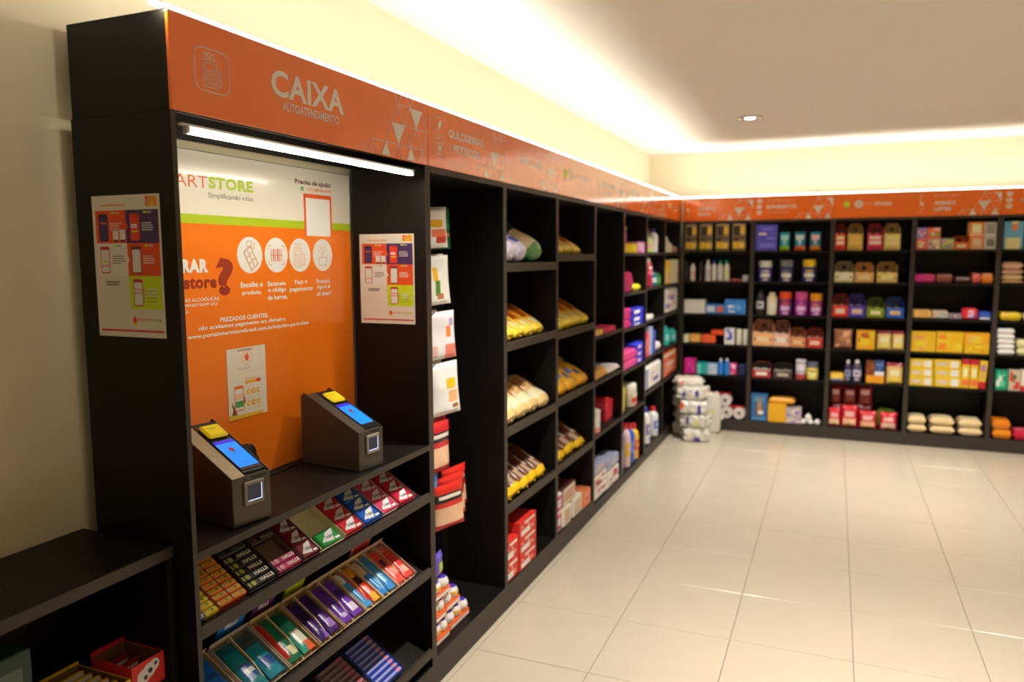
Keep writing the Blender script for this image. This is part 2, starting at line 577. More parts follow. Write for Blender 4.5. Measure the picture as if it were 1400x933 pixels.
def card_machine(mb, x, z, s, m, w, y=-.0055):
    # line drawing of a card machine with its paper slip and a card; s = height
    q = lambda pts: [(x + (a - .09) * s, z + b * s) for a, b in pts]
    mb.stroke(q(rrect(-.28, .28, -.5, .3, .07)), w, y, m, True)
    mb.stroke(q([(-.2, .3), (-.2, .5), (-.1, .46), (0, .5), (.1, .46), (.2, .5), (.2, .3)]), w, y, m)
    mb.stroke(q(rrect(-.2, .2, .0, .2, .02)), w, y, m, True)
    for i in range(3):
        for j in range(3):
            mb.stroke(q(circ(-.16 + .16 * i, -.11 - .14 * j, .05, 8)), w * .8, y, m, True)
    for b in (.36, .42):
        mb.stroke(q([(-.12, b), (.12, b)]), w * .7, y, m)
    mb.stroke(q([(.28, -.42), (.47, -.42), (.47, .04), (.28, .1)]), w, y, m)
    mb.stroke(q([(.4, -.42), (.4, .06)]), w, y, m)

def sign(label, W, loc, rz, kind, a, txt):
    t = thing('fascia_sign', label, 'sign', loc, rz, 'orange signs above the shelving')
    MB().box(.0008, W - .0008, -.005, .0035, ZF + .002, H - .0005, ORANGE, .0008).build('panel', t)
    if a is not None:
        mb = MB(); tri_pattern(mb, W, a); mb.build('triangle_pattern', t)
    y = -.0056
    for s, x0, x1, z0, z1, bold, m in txt:
        mb = MB(); put_text(mb, s, x0, x1, z0, z1, y, m, bold); mb.build('lettering', t)
    mb = MB()
    if kind == 'checkout':
        for seg in (rrect(.072, .180, 2.044, 2.141, .022)[:14] , rrect(.072, .180, 2.044, 2.141, .022)[14:] + rrect(.072, .180, 2.044, 2.141, .022)[:1]):
            mb.stroke(seg, .002, y, WHT)
        card_machine(mb, .125, 2.093, .078, WHT, .0018)
    elif kind == 'snacks':
        for z0, z1 in ((2.104, 2.171), (2.025, 2.091)):
            mb.stroke(rrect(.05, .122, z0, z1, .01), .0022, y, WHT, True)
        mb.stroke([(.07, 2.118), (.08, 2.13)], .003, y, WHT)
        mb.quad([(.078, y, 2.13), (.09, y, 2.126), (.104, y, 2.15), (.098, y, 2.162), (.08, y, 2.15)], WHT)
        mb.stroke([(.085, 2.04), (.065, 2.075), (.11, 2.078), (.088, 2.04)], .003, y, WHT)
        mb.disc(.088, 2.06, .009, y, WHT)
        mb.stroke([(.065, 2.035), (.11, 2.035)], .004, y, WHT)
    elif kind == 'logo':
        cx = .105
        mb.disc(cx, 2.103, .026, y, LIME)
        mb.quad([(cx - .012, y, 2.066), (cx + .012, y, 2.066), (cx + .008, y, 2.08), (cx - .008, y, 2.08)], ink('8a8f88'))
        mb.build('pictogram', t); mb = MB()
        cx = .2
        mb.disc(cx, 2.103, .033, y, WHT)
        mb.quad([(cx - .015, y - .0002, 2.088), (cx + .015, y - .0002, 2.088), (cx + .015, y - .0002, 2.108), (cx, y - .0002, 2.121), (cx - .015, y - .0002, 2.108)], ink('e89a78'))
    elif kind == 'three':
        for k in range(3):
            mb.disc(.05, 2.152 - .05 * k, .019, y, WHT, rx=.022)
            mb.disc(.05, 2.152 - .05 * k, .009, y - .0002, ink('e8a078'))
            mb.build('pictogram', t); mb = MB()
    elif kind == 'slim':
        mb.stroke([(.045, 2.17), (.03, 2.12), (.06, 2.07), (.04, 2.02)], .006, y, ink('e89a70'))
        mb.build('pictogram', t); mb = MB()
        mb.disc(.045, 2.09, .014, y - .0003, ink('eac0a8'))
    if mb.f:
        mb.build('pictogram', t)
    return t
PALE = mat('eeb090', 0.2, grain=0.02, coat=1.0)
sx = lambda i: LY[i + 1] - LY[i]
sign('long orange sign lettered CAIXA over the checkout niche', KW, (0, 0, 0), R90, 'checkout', .921,
     [('CAIXA', .332, .650, 2.078, 2.146, .028, WHT), ('AUTOATENDIMENTO', .373, .624, 2.046, 2.069, .012, WHT)])
sign('orange sign lettered GULOSEIMAS E PETISCOS over the hanging bags', sx(1), (0, LY[1], 0), R90, 'snacks', .542,
     [('GULOSEIMAS', .160, .472, 2.107, 2.138, .03, WHT), ('E', .162, .18, 2.056, 2.084, 0, PALE), ('PETISCOS', .2, .437, 2.056, 2.086, .03, WHT)])
sign('orange sign lettered PADARIA over the bread with red cartons below', sx(2), (0, LY[2], 0), R90, None, .542, [('PADARIA', .19, .46, 2.085, 2.119, .025, WHT)])
sign('orange sign with the shop logo over the bread with white cartons below', sx(3), (0, LY[3], 0), R90, 'logo', None, [('SMART', .26, .38, 2.09, 2.116, 0, WHT), ('STORE', .385, .52, 2.09, 2.116, .03, WHT)])
sign('orange sign lettered MERCEARIA over the half empty cabinet', sx(4), (0, LY[4], 0), R90, 'slim', .542, [('MERCEARIA', .14, .43, 2.092, 2.126, .025, WHT), ('E BEBIDAS', .14, .35, 2.046, 2.074, .01, PALE)])
sign('orange sign lettered LIMPEZA over the wipes and cleaners', sx(5), (0, LY[5], 0), R90, 'slim', .542, [('LIMPEZA', .14, .40, 2.092, 2.126, .025, WHT)])
sign('orange sign lettered LAR over the bleach cabinet', sx(6), (0, LY[6], 0), R90, 'three', .542, [('LAR', .14, .27, 2.085, 2.12, .025, WHT)])
sign('orange sign with the shop logo next to the room corner', YB - LY[7] - .012, (0, LY[7], 0), R90, 'logo', None, [('SMART', .26, .38, 2.09, 2.116, 0, WHT), ('STORE', .385, .52, 2.09, 2.116, .03, WHT)])
bw = [BX[i + 1] - BX[i] for i in range(5)]
sign('orange sign lettered HIGIENE over the toiletries on the back wall', bw[0], (BX[0], YB, 0), 0, 'slim', bw[0] - .167,
     [('PRODUTOS PARA', .142, .34, 2.142, 2.165, 0, PALE), ('HIGIENE', .142, .285, 2.086, 2.114, .04, WHT), ('BELEZA', .142, .255, 2.036, 2.064, .04, WHT)])
sign('orange sign lettered SUPLEMENTOS over the supplement jars', bw[1], (BX[1], YB, 0), 0, 'three', bw[1] - .167,
     [('ALIMENTOS E', .112, .36, 2.14, 2.163, 0, PALE), ('SUPLEMENTOS', .112, .366, 2.086, 2.116, .04, WHT), ('VITAMINAS', .112, .3, 2.04, 2.064, 0, PALE)])
sign('orange sign with the shop logo over the chocolate display cartons', bw[2], (BX[2], YB, 0), 0, 'logo', None,
     [('SMART', .24, .325, 2.094, 2.114, 0, PALE), ('STORE', .327, .455, 2.088, 2.116, .045, WHT)])
sign('orange sign lettered MASSAS E LEITES over the yellow cartons', bw[3], (BX[3], YB, 0), 0, 'slim', bw[3] - .167,
     [('BISCOITOS, GRAOS', .142, .32, 2.14, 2.163, 0, PALE), ('MASSAS E', .142, .293, 2.078, 2.111, .04, WHT), ('LEITES', .142, .262, 2.03, 2.06, .04, WHT)])
sign('orange sign at the far end over the sugar sacks', bw[4], (BX[4], YB, 0), 0, 'three', bw[4] - .167, [('MERCEARIA', .13, .4, 2.086, 2.116, .04, WHT)])

# ---------------------------------------------------------------- banner in the niche
ORG = mat('f8801e', 0.2, grain=0.02, scale=5, coat=0.25)
BROWN = ink('8a2a16'); GREY = ink('6a6058'); CREAM = mat('efe9df', 0.22, grain=0.015, scale=5, coat=0.25); WBAN = ink('f2ece2')
ban = thing('wall_banner', 'large orange and white printed banner on the back of the lit niche', 'poster', (-.3243, 0, 0), R90)
MB().box(.020, 1.145, -.002, 0, .9635, 1.962, CREAM).build('panel', ban)
mb = MB()
mb.fr(.0205, 1.1445, .964, 1.757, -.0023, ORG)
mb.fr(.0205, 1.1445, 1.757, 1.783, -.0023, mat('b6d02c', 0.22, grain=0, coat=.25))
mb.build('printed_bands', ban)
mb = MB(); y = -.0028
for s, x0, x1, z0, z1, b, m in (
        ('SMART', .232, .434, 1.859, 1.893, -.008, ink('d8562a')), ('STORE', .438, .623, 1.860, 1.895, .045, ink('9cb41e')),
        ('Simplificando vidas', .435, .622, 1.829, 1.848, 0, GREY), ('Precisa de ajuda?', .829, 1.030, 1.903, 1.924, .03, ink('5a2014')),
        ('(11) 98554-4775', .895, 1.030, 1.885, 1.898, .02, ink('d85a34')),
        ('COMO', .150, .323, 1.684, 1.726, .05, WBAN), ('COMPRAR', .176, .421, 1.616, 1.656, .06, WBAN), ('na smartstore', .120, .452, 1.570, 1.605, .05, BROWN),
        ('?', .449, .523, 1.546, 1.659, .05, BROWN),
        ('LIBERA\u00c7\u00c3O DE BEBIDAS ALCO\u00d3LICAS,', .160, .461, 1.532, 1.546, .02, WBAN), ('LIBERA\u00c7\u00c3O VIA WHATSAPP OU', .195, .450, 1.518, 1.530, .02, WBAN),
        ('APLICATIVO.', .235, .340, 1.503, 1.513, .02, WBAN),
        ('Escolha o', .552, .651, 1.567, 1.583, .03, WBAN), ('produto.', .557, .645, 1.540, 1.557, .03, WBAN),
        ('Escaneie', .675, .763, 1.567, 1.582, .03, WBAN), ('o c\u00f3digo', .676, .764, 1.543, 1.562, .03, WBAN), ('de barras.', .672, .771, 1.522, 1.537, .03, WBAN),
        ('Fa\u00e7a o', .811, .877, 1.566, 1.584, .03, WBAN), ('pagamento', .783, .907, 1.541, 1.558, .03, WBAN),
        ('Pronto!', .929, 1.008, 1.567, 1.583, .03, WBAN), ('Agora \u00e9', .930, 1.007, 1.544, 1.562, .03, WBAN), ('s\u00f3 levar!', .929, 1.011, 1.523, 1.539, .03, WBAN),
        ('PREZADOS CLIENTES,', .460, .671, 1.465, 1.481, .03, WBAN), ('n\u00e3o aceitamos pagamento em dinheiro.', .374, .759, 1.446, 1.462, .03, WBAN),
        ('www.portalsmartstorebrasil.com.br/loja/the-park-view', .331, .879, 1.424, 1.440, .03, WBAN), (':', .316, .321, 1.428, 1.437, .03, ink('3a2a20'))):
    mb = MB(); put_text(mb, s, x0, x1, z0, z1, y, m, b); mb.build('lettering', ban)
mb = MB()
mb.fr(.872, 1.030, 1.733, 1.878, -.0026, ink('e0501e')); mb.fr(.883, 1.019, 1.7335, 1.864, -.0028, WBAN)
mb.build('code_frame', ban)
mb = MB(); mb.disc(.866, 1.892, .0075, -.0027, ink('2f9a4a')); mb.stroke([(.863, 1.895), (.866, 1.89), (.869, 1.889)], .0022, -.0029, WBAN); mb.build('phone_mark', ban)
LB = ink('b86a34')
for k, cx in enumerate((.598, .722, .843, .970)):
    mb = MB(); cz = 1.667
    mb.disc(cx, cz, .0565, -.0026, ink('f4efe2'), 36)
    w, yy = .0018, -.0029
    if k == 0:
        R = lambda a, b: (cx + .004 + (a * .78 - b * .62) * .016, cz - .012 + (a * .62 + b * .78) * -.016)
        R = lambda a, b: (cx + .002 + a * .0135 + b * .0095, cz - .008 + a * .0095 - b * .0165)
        mb.stroke([R(-1.1, -1.7), R(1.2, -1.7), R(1.2, 1.9), R(-1.1, 1.9)], w, yy, LB, True)
        for i in (0, 1):
            for j in (0, 1, 2):
                mb.stroke([R(-1 + i * 1.1, -1.5 + j * 1.12), R(-.05 + i * 1.1, -1.5 + j * 1.12), R(-.05 + i * 1.1, -.55 + j * 1.12), R(-1 + i * 1.1, -.55 + j * 1.12)], w * .8, yy, LB, True)
        mb.stroke([(cx - .012, cz + .042), (cx - .012, cz + .028), (cx - .002, cz + .022), (cx + .01, cz + .032), (cx + .008, cz + .044)], w, yy, LB, True)
        for dx, dz in ((.02, .034), (.018, .022)):
            mb.stroke(circ(cx + dx, cz + dz, .0035, 6), w * .8, yy, LB, True)
    elif k == 1:
        for i in range(6):
            mb.fr(cx - .026 + i * .0095, cx - .026 + i * .0095 + (.003, .005, .003, .006, .004, .003)[i], cz - .02, cz + .02, yy, ink('c84a28'))
        mb.stroke([(cx - .031, cz), (cx + .031, cz)], w, yy, LB)
        for a in (-1, 1):
            for b in (-1, 1):
                mb.stroke([(cx + a * .036, cz + b * .018), (cx + a * .036, cz + b * .03), (cx + a * .024, cz + b * .03)], w, yy, LB)
    elif k == 2:
        card_machine(mb, cx - .004, cz, .078, ink('d88a6a'), w, yy)
    else:
        mb.stroke([(cx - .022, cz - .036), (cx + .018, cz - .036), (cx + .024, cz - .01), (cx + .006, cz - .008), (cx + .004, cz + .01), (cx - .004, cz + .01), (cx - .008, cz - .008), (cx - .022, cz - .012)], w, yy, LB, True)
        for a in (30, 60, 90, 120, 150):
            ca, sa = math.cos(math.radians(a)), math.sin(math.radians(a))
            mb.stroke([(cx + ca * .018, cz + .006 + sa * .014), (cx + ca * .03, cz + .006 + sa * .028)], w, yy, LB)
    mb.build('round_pictogram', ban)

# ---------------------------------------------------------------- paper notices
PAPER = mat('ece6dc', 0.5, grain=0.015, scale=20)
def phone(mb, x, z, w, h, body, scr, y):
    mb.quad([(p[0], y, p[1]) for p in rrect(x, x + w, z, z + h, w * .14)], ink(body))
    mb.quad([(p[0], y - .00015, p[1]) for p in rrect(x + w * .07, x + w * .93, z + h * .04, z + h * .88, w * .08)], ink(scr))
def bars(mb, x, z, w, n, h, dz, m, y, seed=1):
    rnd = random.Random(seed)
    for i in range(n):
        mb.fr(x, x + w * rnd.uniform(.6, 1.0), z - i * dz, z - i * dz + h, y, m)
def leaflet(label, mw, W, Hh):
    t = thing('instruction_leaflet', label, 'leaflet', mw=mw)
    MB().box(0, W, -.0006, 0, 0, Hh, PAPER).build('sheet', t)
    mb = MB(); y = -.0008; y2 = -.001
    R_ = lambda a, b, c, d, m, yy=y: mb.fr(a * W, b * W, c * Hh, d * Hh, yy, m)
    RED, PUR, LG = ink('d8481c'), ink('3a2658'), ink('d4d2cc')
    R_(.045, .5, .665, .895, RED); R_(.5, .975, .665, .895, PUR)
    R_(.045, .5, .435, .665, LG); R_(.5, .975, .435, .665, RED)
    R_(.5, .975, .2, .435, ink('b8cc1c'))
    R_(.8, .965, .915, .985, ink('e88a28'))
    mb.quad([(.79 * W, y2, .985 * Hh), (.84 * W, y2, .985 * Hh), (.815 * W, y2, .95 * Hh)], ink('c83028'))
    mb.quad([(.86 * W, y2, .915 * Hh), (.93 * W, y2, .915 * Hh), (.895 * W, y2, .96 * Hh)], ink('f0b040'))
    mb.quad([(.79 * W, y2, .93 * Hh), (.815 * W, y2, .93 * Hh), (.80 * W, y2, .95 * Hh)], ink('3a3468'))
    for cz in (.78, .55):
        mb.quad([(.5 * W, y2, (cz - .03) * Hh), (.53 * W, y2, cz * Hh), (.5 * W, y2, (cz + .03) * Hh)], RED if cz > .6 else LG)
    R_(.04, .975, .038, .052, ink('c02430'))
    mb.build('printed_blocks', t)['kind'] = 'stuff'
    mb = MB()
    for x, z, b, s in ((.09, .68, '1c1c30', '3a2f60'), (.56, .68, 'c8281c', 'd83828'), (.09, .452, 'b02830', 'e6e2da'), (.56, .452, '6a1c20', 'ece6de'), (.56, .222, 'b02830', 'e8e4dc')):
        phone(mb, x * W, z * Hh, .14 * W, .19 * Hh, b, s, y2)
    for x, z, c in ((.575, .77, 'ece4d8'), (.575, .785, 'f0ece0'), (.585, .74, 'b8cc30'), (.12, .8, 'd8501c'), (.12, .53, 'b8cc30')):
        mb.fr(x * W, (x + .09) * W, z * Hh, (z + .012) * Hh, y2 - .0003, ink(c))
    for x0, z0 in ((.105, .555 - .07), (.575, .32), (.575, .295)):
        for i in range(3):
            mb.disc((x0 + .02 + .04 * i) * W, (z0 + .02) * Hh, .012 * W, y2 - .0003, ink('c83030'), 8)
    for x, z in ((.3, .69), (.4, .69)):
        mb.fr(x * W, (x + .08) * W, z * Hh, (z + .07) * Hh, y2, ink('e6e2da'))
        mb.fr((x + .01) * W, (x + .07) * W, (z - .015) * Hh, (z - .003) * Hh, y2, ink('2a2a34'))
    mb.build('phone_pictures', t)['kind'] = 'stuff'
    mb = MB()
    for x, z, m in ((.26, .80, WBAN), (.73, .80, WBAN), (.27, .57, GREY), (.73, .57, WBAN), (.75, .34, WBAN)):
        bars(mb, x * W, z * Hh, .2 * W, 4, .006 * Hh, .016 * Hh, m, y2, int(x * 100))
    for x, z in ((.35, .87), (.82, .87), (.36, .64), (.82, .64)):
        mb.fr((x - .06) * W, (x - .005) * W, z * Hh, (z + .014) * Hh, y2, LIME)
    for i, (x, z) in enumerate(((.35, .87), (.82, .87), (.36, .64), (.82, .64))):
        put_text(mb, '0%d' % (i + 1), (x + .005) * W, (x + .055) * W, z * Hh, (z + .014) * Hh, y2, WBAN if i != 2 else GREY, .03)
    bars(mb, .14 * W, .925 * Hh, .56 * W, 1, .012 * Hh, .1, ink('d89068'), y2)
    bars(mb, .15 * W, .385 * Hh, .3 * W, 2, .01 * Hh, .018 * Hh, GREY, y2, 7)
    for z in (.33, .305, .28, .255):
        mb.disc(.71 * W, z * Hh, .009 * W, y2, ink('5a5a20'), 8); mb.fr(.74 * W, .9 * W, (z - .003) * Hh, (z + .003) * Hh, y2, ink('8a9a20'))
    put_text(mb, 'SMART', .6 * W, .77 * W, .115 * Hh, .135 * Hh, y2, ink('d8562a'), 0)
    put_text(mb, 'STORE', .775 * W, .95 * W, .115 * Hh, .135 * Hh, y2, ink('9cb41e'), .04)
    mb.quad([(.53 * W, y2, .095 * Hh), (.585 * W, y2, .095 * Hh), (.585 * W, y2, .13 * Hh), (.5575 * W, y2, .155 * Hh), (.53 * W, y2, .13 * Hh)], ink('d83a28'))
    mb.fr(.53 * W, .585 * W, .085 * Hh, .105 * Hh, y2 - .0002, ink('c8c030'))
    mb.build('lettering', t)['kind'] = 'stuff'
    return t
leaflet('white leaflet with coloured blocks taped to the outer side of the checkout cabinet', Matrix.Translation((-.260, -.0002, 1.474)), .214, .330)
leaflet('white leaflet with coloured blocks inside the niche on its side wall', Matrix.Translation((-.284, KW - TH, 1.412)), .234, .332)

nt_ = thing('payment_notice', 'small white notice with a hand symbol stuck on the orange banner', 'leaflet', (-.3212, .477, 1.161), R90)
NW, NH = .171, .220
MB().box(0, NW, -.0008, 0, 0, NH, PAPER).build('sheet', nt_)
mb = MB(); y = -.001; y2 = -.0012
mb.disc(.086, .188, .0225, y, ink('d88a70')); mb.disc(.086, .188, .0205, y2, PAPER)
y3 = -.0014
hand = [(-.006, -.012), (.005, -.012), (.009, -.002), (.012, .003), (.0095, .004), (.006, .0), (.006, .010), (.0035, .0105), (.003, .003), (.002, .013), (-.001, .0135), (-.001, .003), (-.0035, .012), (-.006, .011), (-.0045, .002), (-.009, .007), (-.011, .005), (-.008, -.004)]
mb.quad([(.086 + a, y3, .190 + b) for a, b in hand], ink('d8482c'))
mb.stroke([(.018, .214), (.018, .142), (.15, .142), (.15, .214)], .0008, y, ink('d0b0b0'))
bars(mb, .045, .214, .09, 2, .002, .004, GREY, y, 3); bars(mb, .045, .157, .085, 2, .002, .005, ink('b0a49a'), y, 4)
mb.fr(.0, NW, .132, .134, y, ink('f0dca8'))
mb.fr(.075, .145, .105, .116, y, ink('e89a30')); mb.fr(.125, .145, .105, .116, y2, ink('d83a20')); bars(mb, .075, .120, .07, 1, .002, .1, ink('d8603a'), y)
for i in range(3):
    for z in (.078, .042):
        mb.disc(.088 + .022 * i, z, .0095, y, ink(('eeb03a', 'e88a30', 'e8a040')[i]), 14); mb.disc(.0905 + .022 * i, z, .004, y2, ink('f0d8b0'), 10)
        bars(mb, .08 + .022 * i, z - .016, .016, 2, .0018, .004, ink('c0b4b0'), y, i)
phone(mb, .026, .025, .04, .078, 'e0602a', 'e8e0d4', y2)
mb.fr(.029, .063, .036, .056, y3, ink('3a8a48')); mb.fr(.029, .063, .06, .078, y3, ink('e8b098'))
mb.quad([(.008, y, .004), (.036, y, .012), (.03, y, .03), (.012, y, .06), (.018, y, .03)], ink('7a4030'))
mb.quad([(.06, y, .03), (.074, y, .05), (.07, y, .07), (.064, y, .06)], ink('8a5040'))
mb.quad([(0, y3, 0), (.05, y3, 0), (.15, y3, .0), (.152, y3, .010), (.05, y3, .012), (0, y3, .016)], ink('ecaa30'))
mb.build('printed_picture', nt_)['kind'] = 'stuff'

# ---------------------------------------------------------------- self checkout card terminals
STEEL = mat('544e47', 0.40, metal=0.45, grain=0.05, scale=160, bump=0.02)
STEEL_REFLECT = mat('a0937a', 0.42, metal=0.4, grain=0.25, scale=90, bump=0.15)  # tan tone is a reflection on the steel plate, put into its colour
DKP = mat('141416', 0.35, grain=0)
def screen(name, h, e):
    return mat(h, 0.25, grain=0, emit=e)
def terminal(label, x, yv, rz, plate):
    t = thing('checkout_terminal', label, 'payment terminal', (x, yv, .9628), rz, 'self checkout terminals')
    prof = [(0, .003), (0, .131), (.235, .243), (.25, .228), (.25, .003)]
    inn = [(.002, .003), (.002, .124), (.232, .234), (.248, .222), (.248, .003)]
    MB().prism(inn, -.058, .058, 'x', STEEL).build('housing', t)
    for sx_ in (-1, 1):
        MB().prism(prof, -.0605 if sx_ < 0 else .0585, -.0585 if sx_ < 0 else .0605, 'x', STEEL).build('side_plate', t)
    MB().box(-.0584, .0584, -.001, .0015, .003, .131, STEEL).build('front_plate', t)
    for fx in (-.045, .045):
        for fy in (.03, .22):
            MB().lathe([(.006, 0), (.006, .0035)], DKP, 10, (fx, fy)).build('rubber_foot', t)
    SL = Matrix.Translation((0, .002, .1265)) @ Matrix.Rotation(math.atan2(.112, .235), 4, 'X')
    def on(o, parent_is_t=True):
        o.matrix_local = SL
        return o
    on(MB().box(-.058, -.016, .002, .252, -.002, .003, plate, .0008).build('top_plate', t))
    c = on(MB().box(-.0155, .0575, .012, .252, -.004, .004, DKP, .003).build('card_reader', t))
    MB().box(-.011, .051, .168, .226, .004, .017, mat('ffe81c', 0.35, grain=0.02), .006).build('paper_lid', c)
    MB().tp(.0, .03, .205, .207, .0173, ink('8a7a20')).tp(.004, .026, .199, .2005, .0173, ink('8a7a20')).build('lid_print', c)
    MB().box(-.013, .053, .022, .16, .004, .0065, DKP, .0012).build('screen_bezel', c)
    g = MB()
    g.tp(-.011, .051, .034, .142, .0067, screen('s', '1674e4', .8)); g.tp(-.011, .051, .142, .156, .0067, screen('s', '2a2ac0', .6))
    g.build('lit_screen', c)
    g = MB(); z = .0069
    g.quad([(.012, .105, z), (.026, .105, z), (.026, .116, z), (.019, .124, z), (.012, .116, z)], screen('s', '7a2038', .5)); g.tp(.014, .026, .1, .106, z, screen('s', '1a6a58', .6))
    g.tp(.004, .036, .094, .0955, z, screen('s', '0e4aa8', .7)); g.tp(.01, .03, .089, .0902, z, screen('s', '0e4aa8', .7)); g.tp(.005, .035, .055, .056, z, screen('s', '0e4aa8', .7)); g.tp(.01, .03, .051, .052, z, screen('s', '0e4aa8', .7))
    g.build('screen_image', c)
    f = MB().box(-.028, .036, -.0075, -.001, .052, .116, mat('8c8880', .4, grain=0.03), .004).build('scanner_frame', t)
    MB().fr(-.019, .027, .063, .106, -.0078, mat('2a2c3c', .15, grain=0, emit=.25)).build('scanner_glass', f)
    g = MB(); lit = screen('s', 'b8c8ff', 1.2)
    g.fr(-.018, .026, .0635, .0655, -.008, lit).fr(.0245, .0265, .0635, .105, -.008, lit)
    g.build('light_line', f)
    g = MB().fr(.0, .048, .119, .126, -.0012, DKP)
    for sx_ in (-.05, -.024):
        g.disc(sx_, .1215, .0026, -.0012, DKP, 8)
    g.build('card_slot', t)
terminal('steel self checkout terminal next to the outer side panel, yellow paper lid', -.024, .231, math.atan2(.116, .02), STEEL_REFLECT)
terminal('steel self checkout terminal on the middle of the counter, yellow paper lid', -.0255, .798, math.atan2(.12, .015), STEEL)
sp = thing('small_speaker', 'small black rounded speaker behind the outer terminal', 'speaker', (-.285, .505, .9626), R90)
MB().lathe([(.03, 0), (.034, .004), (.036, .05), (.037, .085), (.033, .108), (.022, .122), (.001, .127)], DKP, 20, sy=.7).build('body', sp, True)
MB().lathe([(.001, 0), (.026, .0), (.026, .002), (.001, .002)], mat('202022', .7, grain=0), 16).build('grille', sp)
sp.children[-1].matrix_local = Matrix.Translation((0, -.0262, .07)) @ Matrix.Rotation(R90, 4, 'X')
cb = MB().tube([(-.285, .545, .966), (-.29, .60, .966), (-.275, .66, .966), (-.285, .72, .966), (-.29, .78, .966)], .003, DKP, 6).build('power_cable', None, True)
tag(cb, 'thin black cable lying on the counter behind the terminals', 'cable')

# ---------------------------------------------------------------- sweets on the checkout shelves
def frame(z0, ang, ybase=0.0, rz=R90):
    return Matrix.Translation((0, ybase, 0)) @ Matrix.Rotation(rz, 4, 'Z') @ Matrix.Translation((0, .0155, z0)) @ Matrix.Rotation(ang, 4, 'X')
def tray(label, mw, W, L, hh, outer, inner, back=0.0, name='display_tray', div=0, group='sweet trays'):
    t = thing(name, label, 'display tray', mw=mw, group=group)
    k = .0018
    m = MB()
    m.box(0, W, 0, L, 0, k, card(outer))
    m.box(0, W, 0, k, k, hh * .55, card(outer)); m.box(0, k, k, L, k, hh, card(outer)); m.box(W - k, W, k, L, k, hh, card(outer))
    m.build('tray', t)
    m = MB()
    m.box(k, W - k, k * 1.2, L - k, k, k + .0006, card(inner)); m.box(k, k + .0005, k, L - k, k, hh - .001, card(inner)); m.box(W - k - .0005, W - k, k, L - k, k, hh - .001, card(inner))
    m.build('lining', t)
    MB().box(0, W, L - k, L, k, hh + back, card(inner), 0).build('back_flap', t)
    if div:
        MB().prism([(k * 2, k), (L - .004, k), (L - .004, hh * 1.0), (L * .45, hh * .95), (k * 2, hh * .5)], W / 2 - .002, W / 2 + .002, 'x', card('cdb890')).build('divider', t)
    return t

def stick(col, col2, w=.045, d=.0192, h=.02):
    t = thing('sweet_roll', '', 'sweets', group='')
    MB().box(-w / 2, w / 2, 0, d - .0008, 0, h, card(col), .003).build('box', t)
    m = MB().tp(-w * .42, w * .42, .003, d - .004, h + .0003, card(col2))
    m.quad([(w * .1 + .004 * math.cos(a * .785), d / 2 + .004 * math.sin(a * .785), h + .0006) for a in range(8)], ink('3a7a3a'))
    m.tp(w * .07, w * .13, d / 2 - .001, d / 2 + .001, h + .0009, ink(col2))
    m.tp(-w * .5, -w * .43, .004, d - .005, h + .0003, ink('e8e2d8'))
    m.build('printed_label', t)
    return t
NTH = ['first', 'second', 'third', 'fourth', 'fifth', 'sixth', 'seventh', 'eighth', 'ninth']
def scatter(proto, places, label, group):
    base = label
    for i, mw in enumerate(places):
        if len(places) > 1:
            label = '%s, %s from the front' % (base, NTH[i])
        o = proto if i == 0 else copy_tree(proto)
        o.matrix_world = mw
        o['label'] = label; o['group'] = group
        if i:
            THINGS.append(o)
Tr = Matrix.Translation
F1 = frame(KZ[0], A34)
scatter(stick('e2b41c', 'e8c040'), [F1 @ Tr((.072, .018 + .0195 * k, .003)) for k in range(8)], 'yellow sweet roll with green dot', 'yellow sweet rolls')
scatter(stick('2c58b0', 'b8c4d8', .026), [F1 @ Tr((.035, .018 + .0195 * k, .003)) for k in range(6)], 'blue and white sweet roll against the side panel', 'blue sweet rolls')
tray('red tray under the orange sweet rolls', F1 @ Tr((.097, .018, .002)), .1, .172, .009, 'a81c28', '7a1420')
for c_, w_ in ((0, 'outer'), (1, 'inner')):
    scatter(stick('e06a14', 'f09a34', .0475), [F1 @ Tr((.122 + .049 * c_, .021 + .0195 * k, .0065)) for k in range(8)], 'orange sweet roll in the %s column of the red tray' % w_, 'orange sweet rolls')
def lozenge(col, disc, txt, w=.105):
    t = thing('lozenge_pack', '', 'sweets')
    MB().box(0, w, 0, .0225, 0, .02, film(col), .004).build('wrapper', t)
    m = MB()
    put_text_top(m, 'HALLS', w * .46, w * .95, .005, .017, .0203, ink(txt), .05)
    m.quad([(w * .22 + .0085 * math.cos(a * .6283), .011 + .0085 * math.sin(a * .6283), .0203) for a in range(10)], ink(disc))
    m.tp(w * .03, w * .1, .004, .018, .0203, ink(disc))
    m.build('printed_label', t)
    return t
tray('dark tray of black lozenge packs', F1 @ Tr((.202, .018, .002)), .114, .165, .026, '2a2220', '4a3a34', .018)
scatter(lozenge('1a1716', '9aa048', 'd8d4cc'), [F1 @ Tr((.2055,   .022 + .0235 * k, .0065)) for k in range(5)], 'black lozenge pack with white lettering in the dark tray', 'black lozenge packs')
scatter(lozenge('22201e', '4a4a44', '6a655e'), [F1 @ Tr((.207, .142 + .019 * k, .0065)) for k in range(2)], 'dull black lozenge pack at the back of the dark tray', 'dull black lozenge packs')
tray('dark tray with two pink lozenge packs and an empty back', F1 @ Tr((.319, .018, .002)), .105, .165, .026, '3a1c28', '6a5448', .02)
scatter(lozenge('a8245c', 'd890a8', 'ecd8dc', .098), [F1 @ Tr((.3225,   .022 + .0235 * k, .0065)) for k in range(2)], 'pink lozenge pack at the front of its tray', 'pink lozenge packs')
scatter(lozenge('2a2022', '6a4a50', '9a9088', .098), [F1 @ Tr((.3225, .135 + .0235 * k, .0065)) for k in range(1)], 'black lozenge pack alone at the back of the pink tray', 'lone lozenge pack')
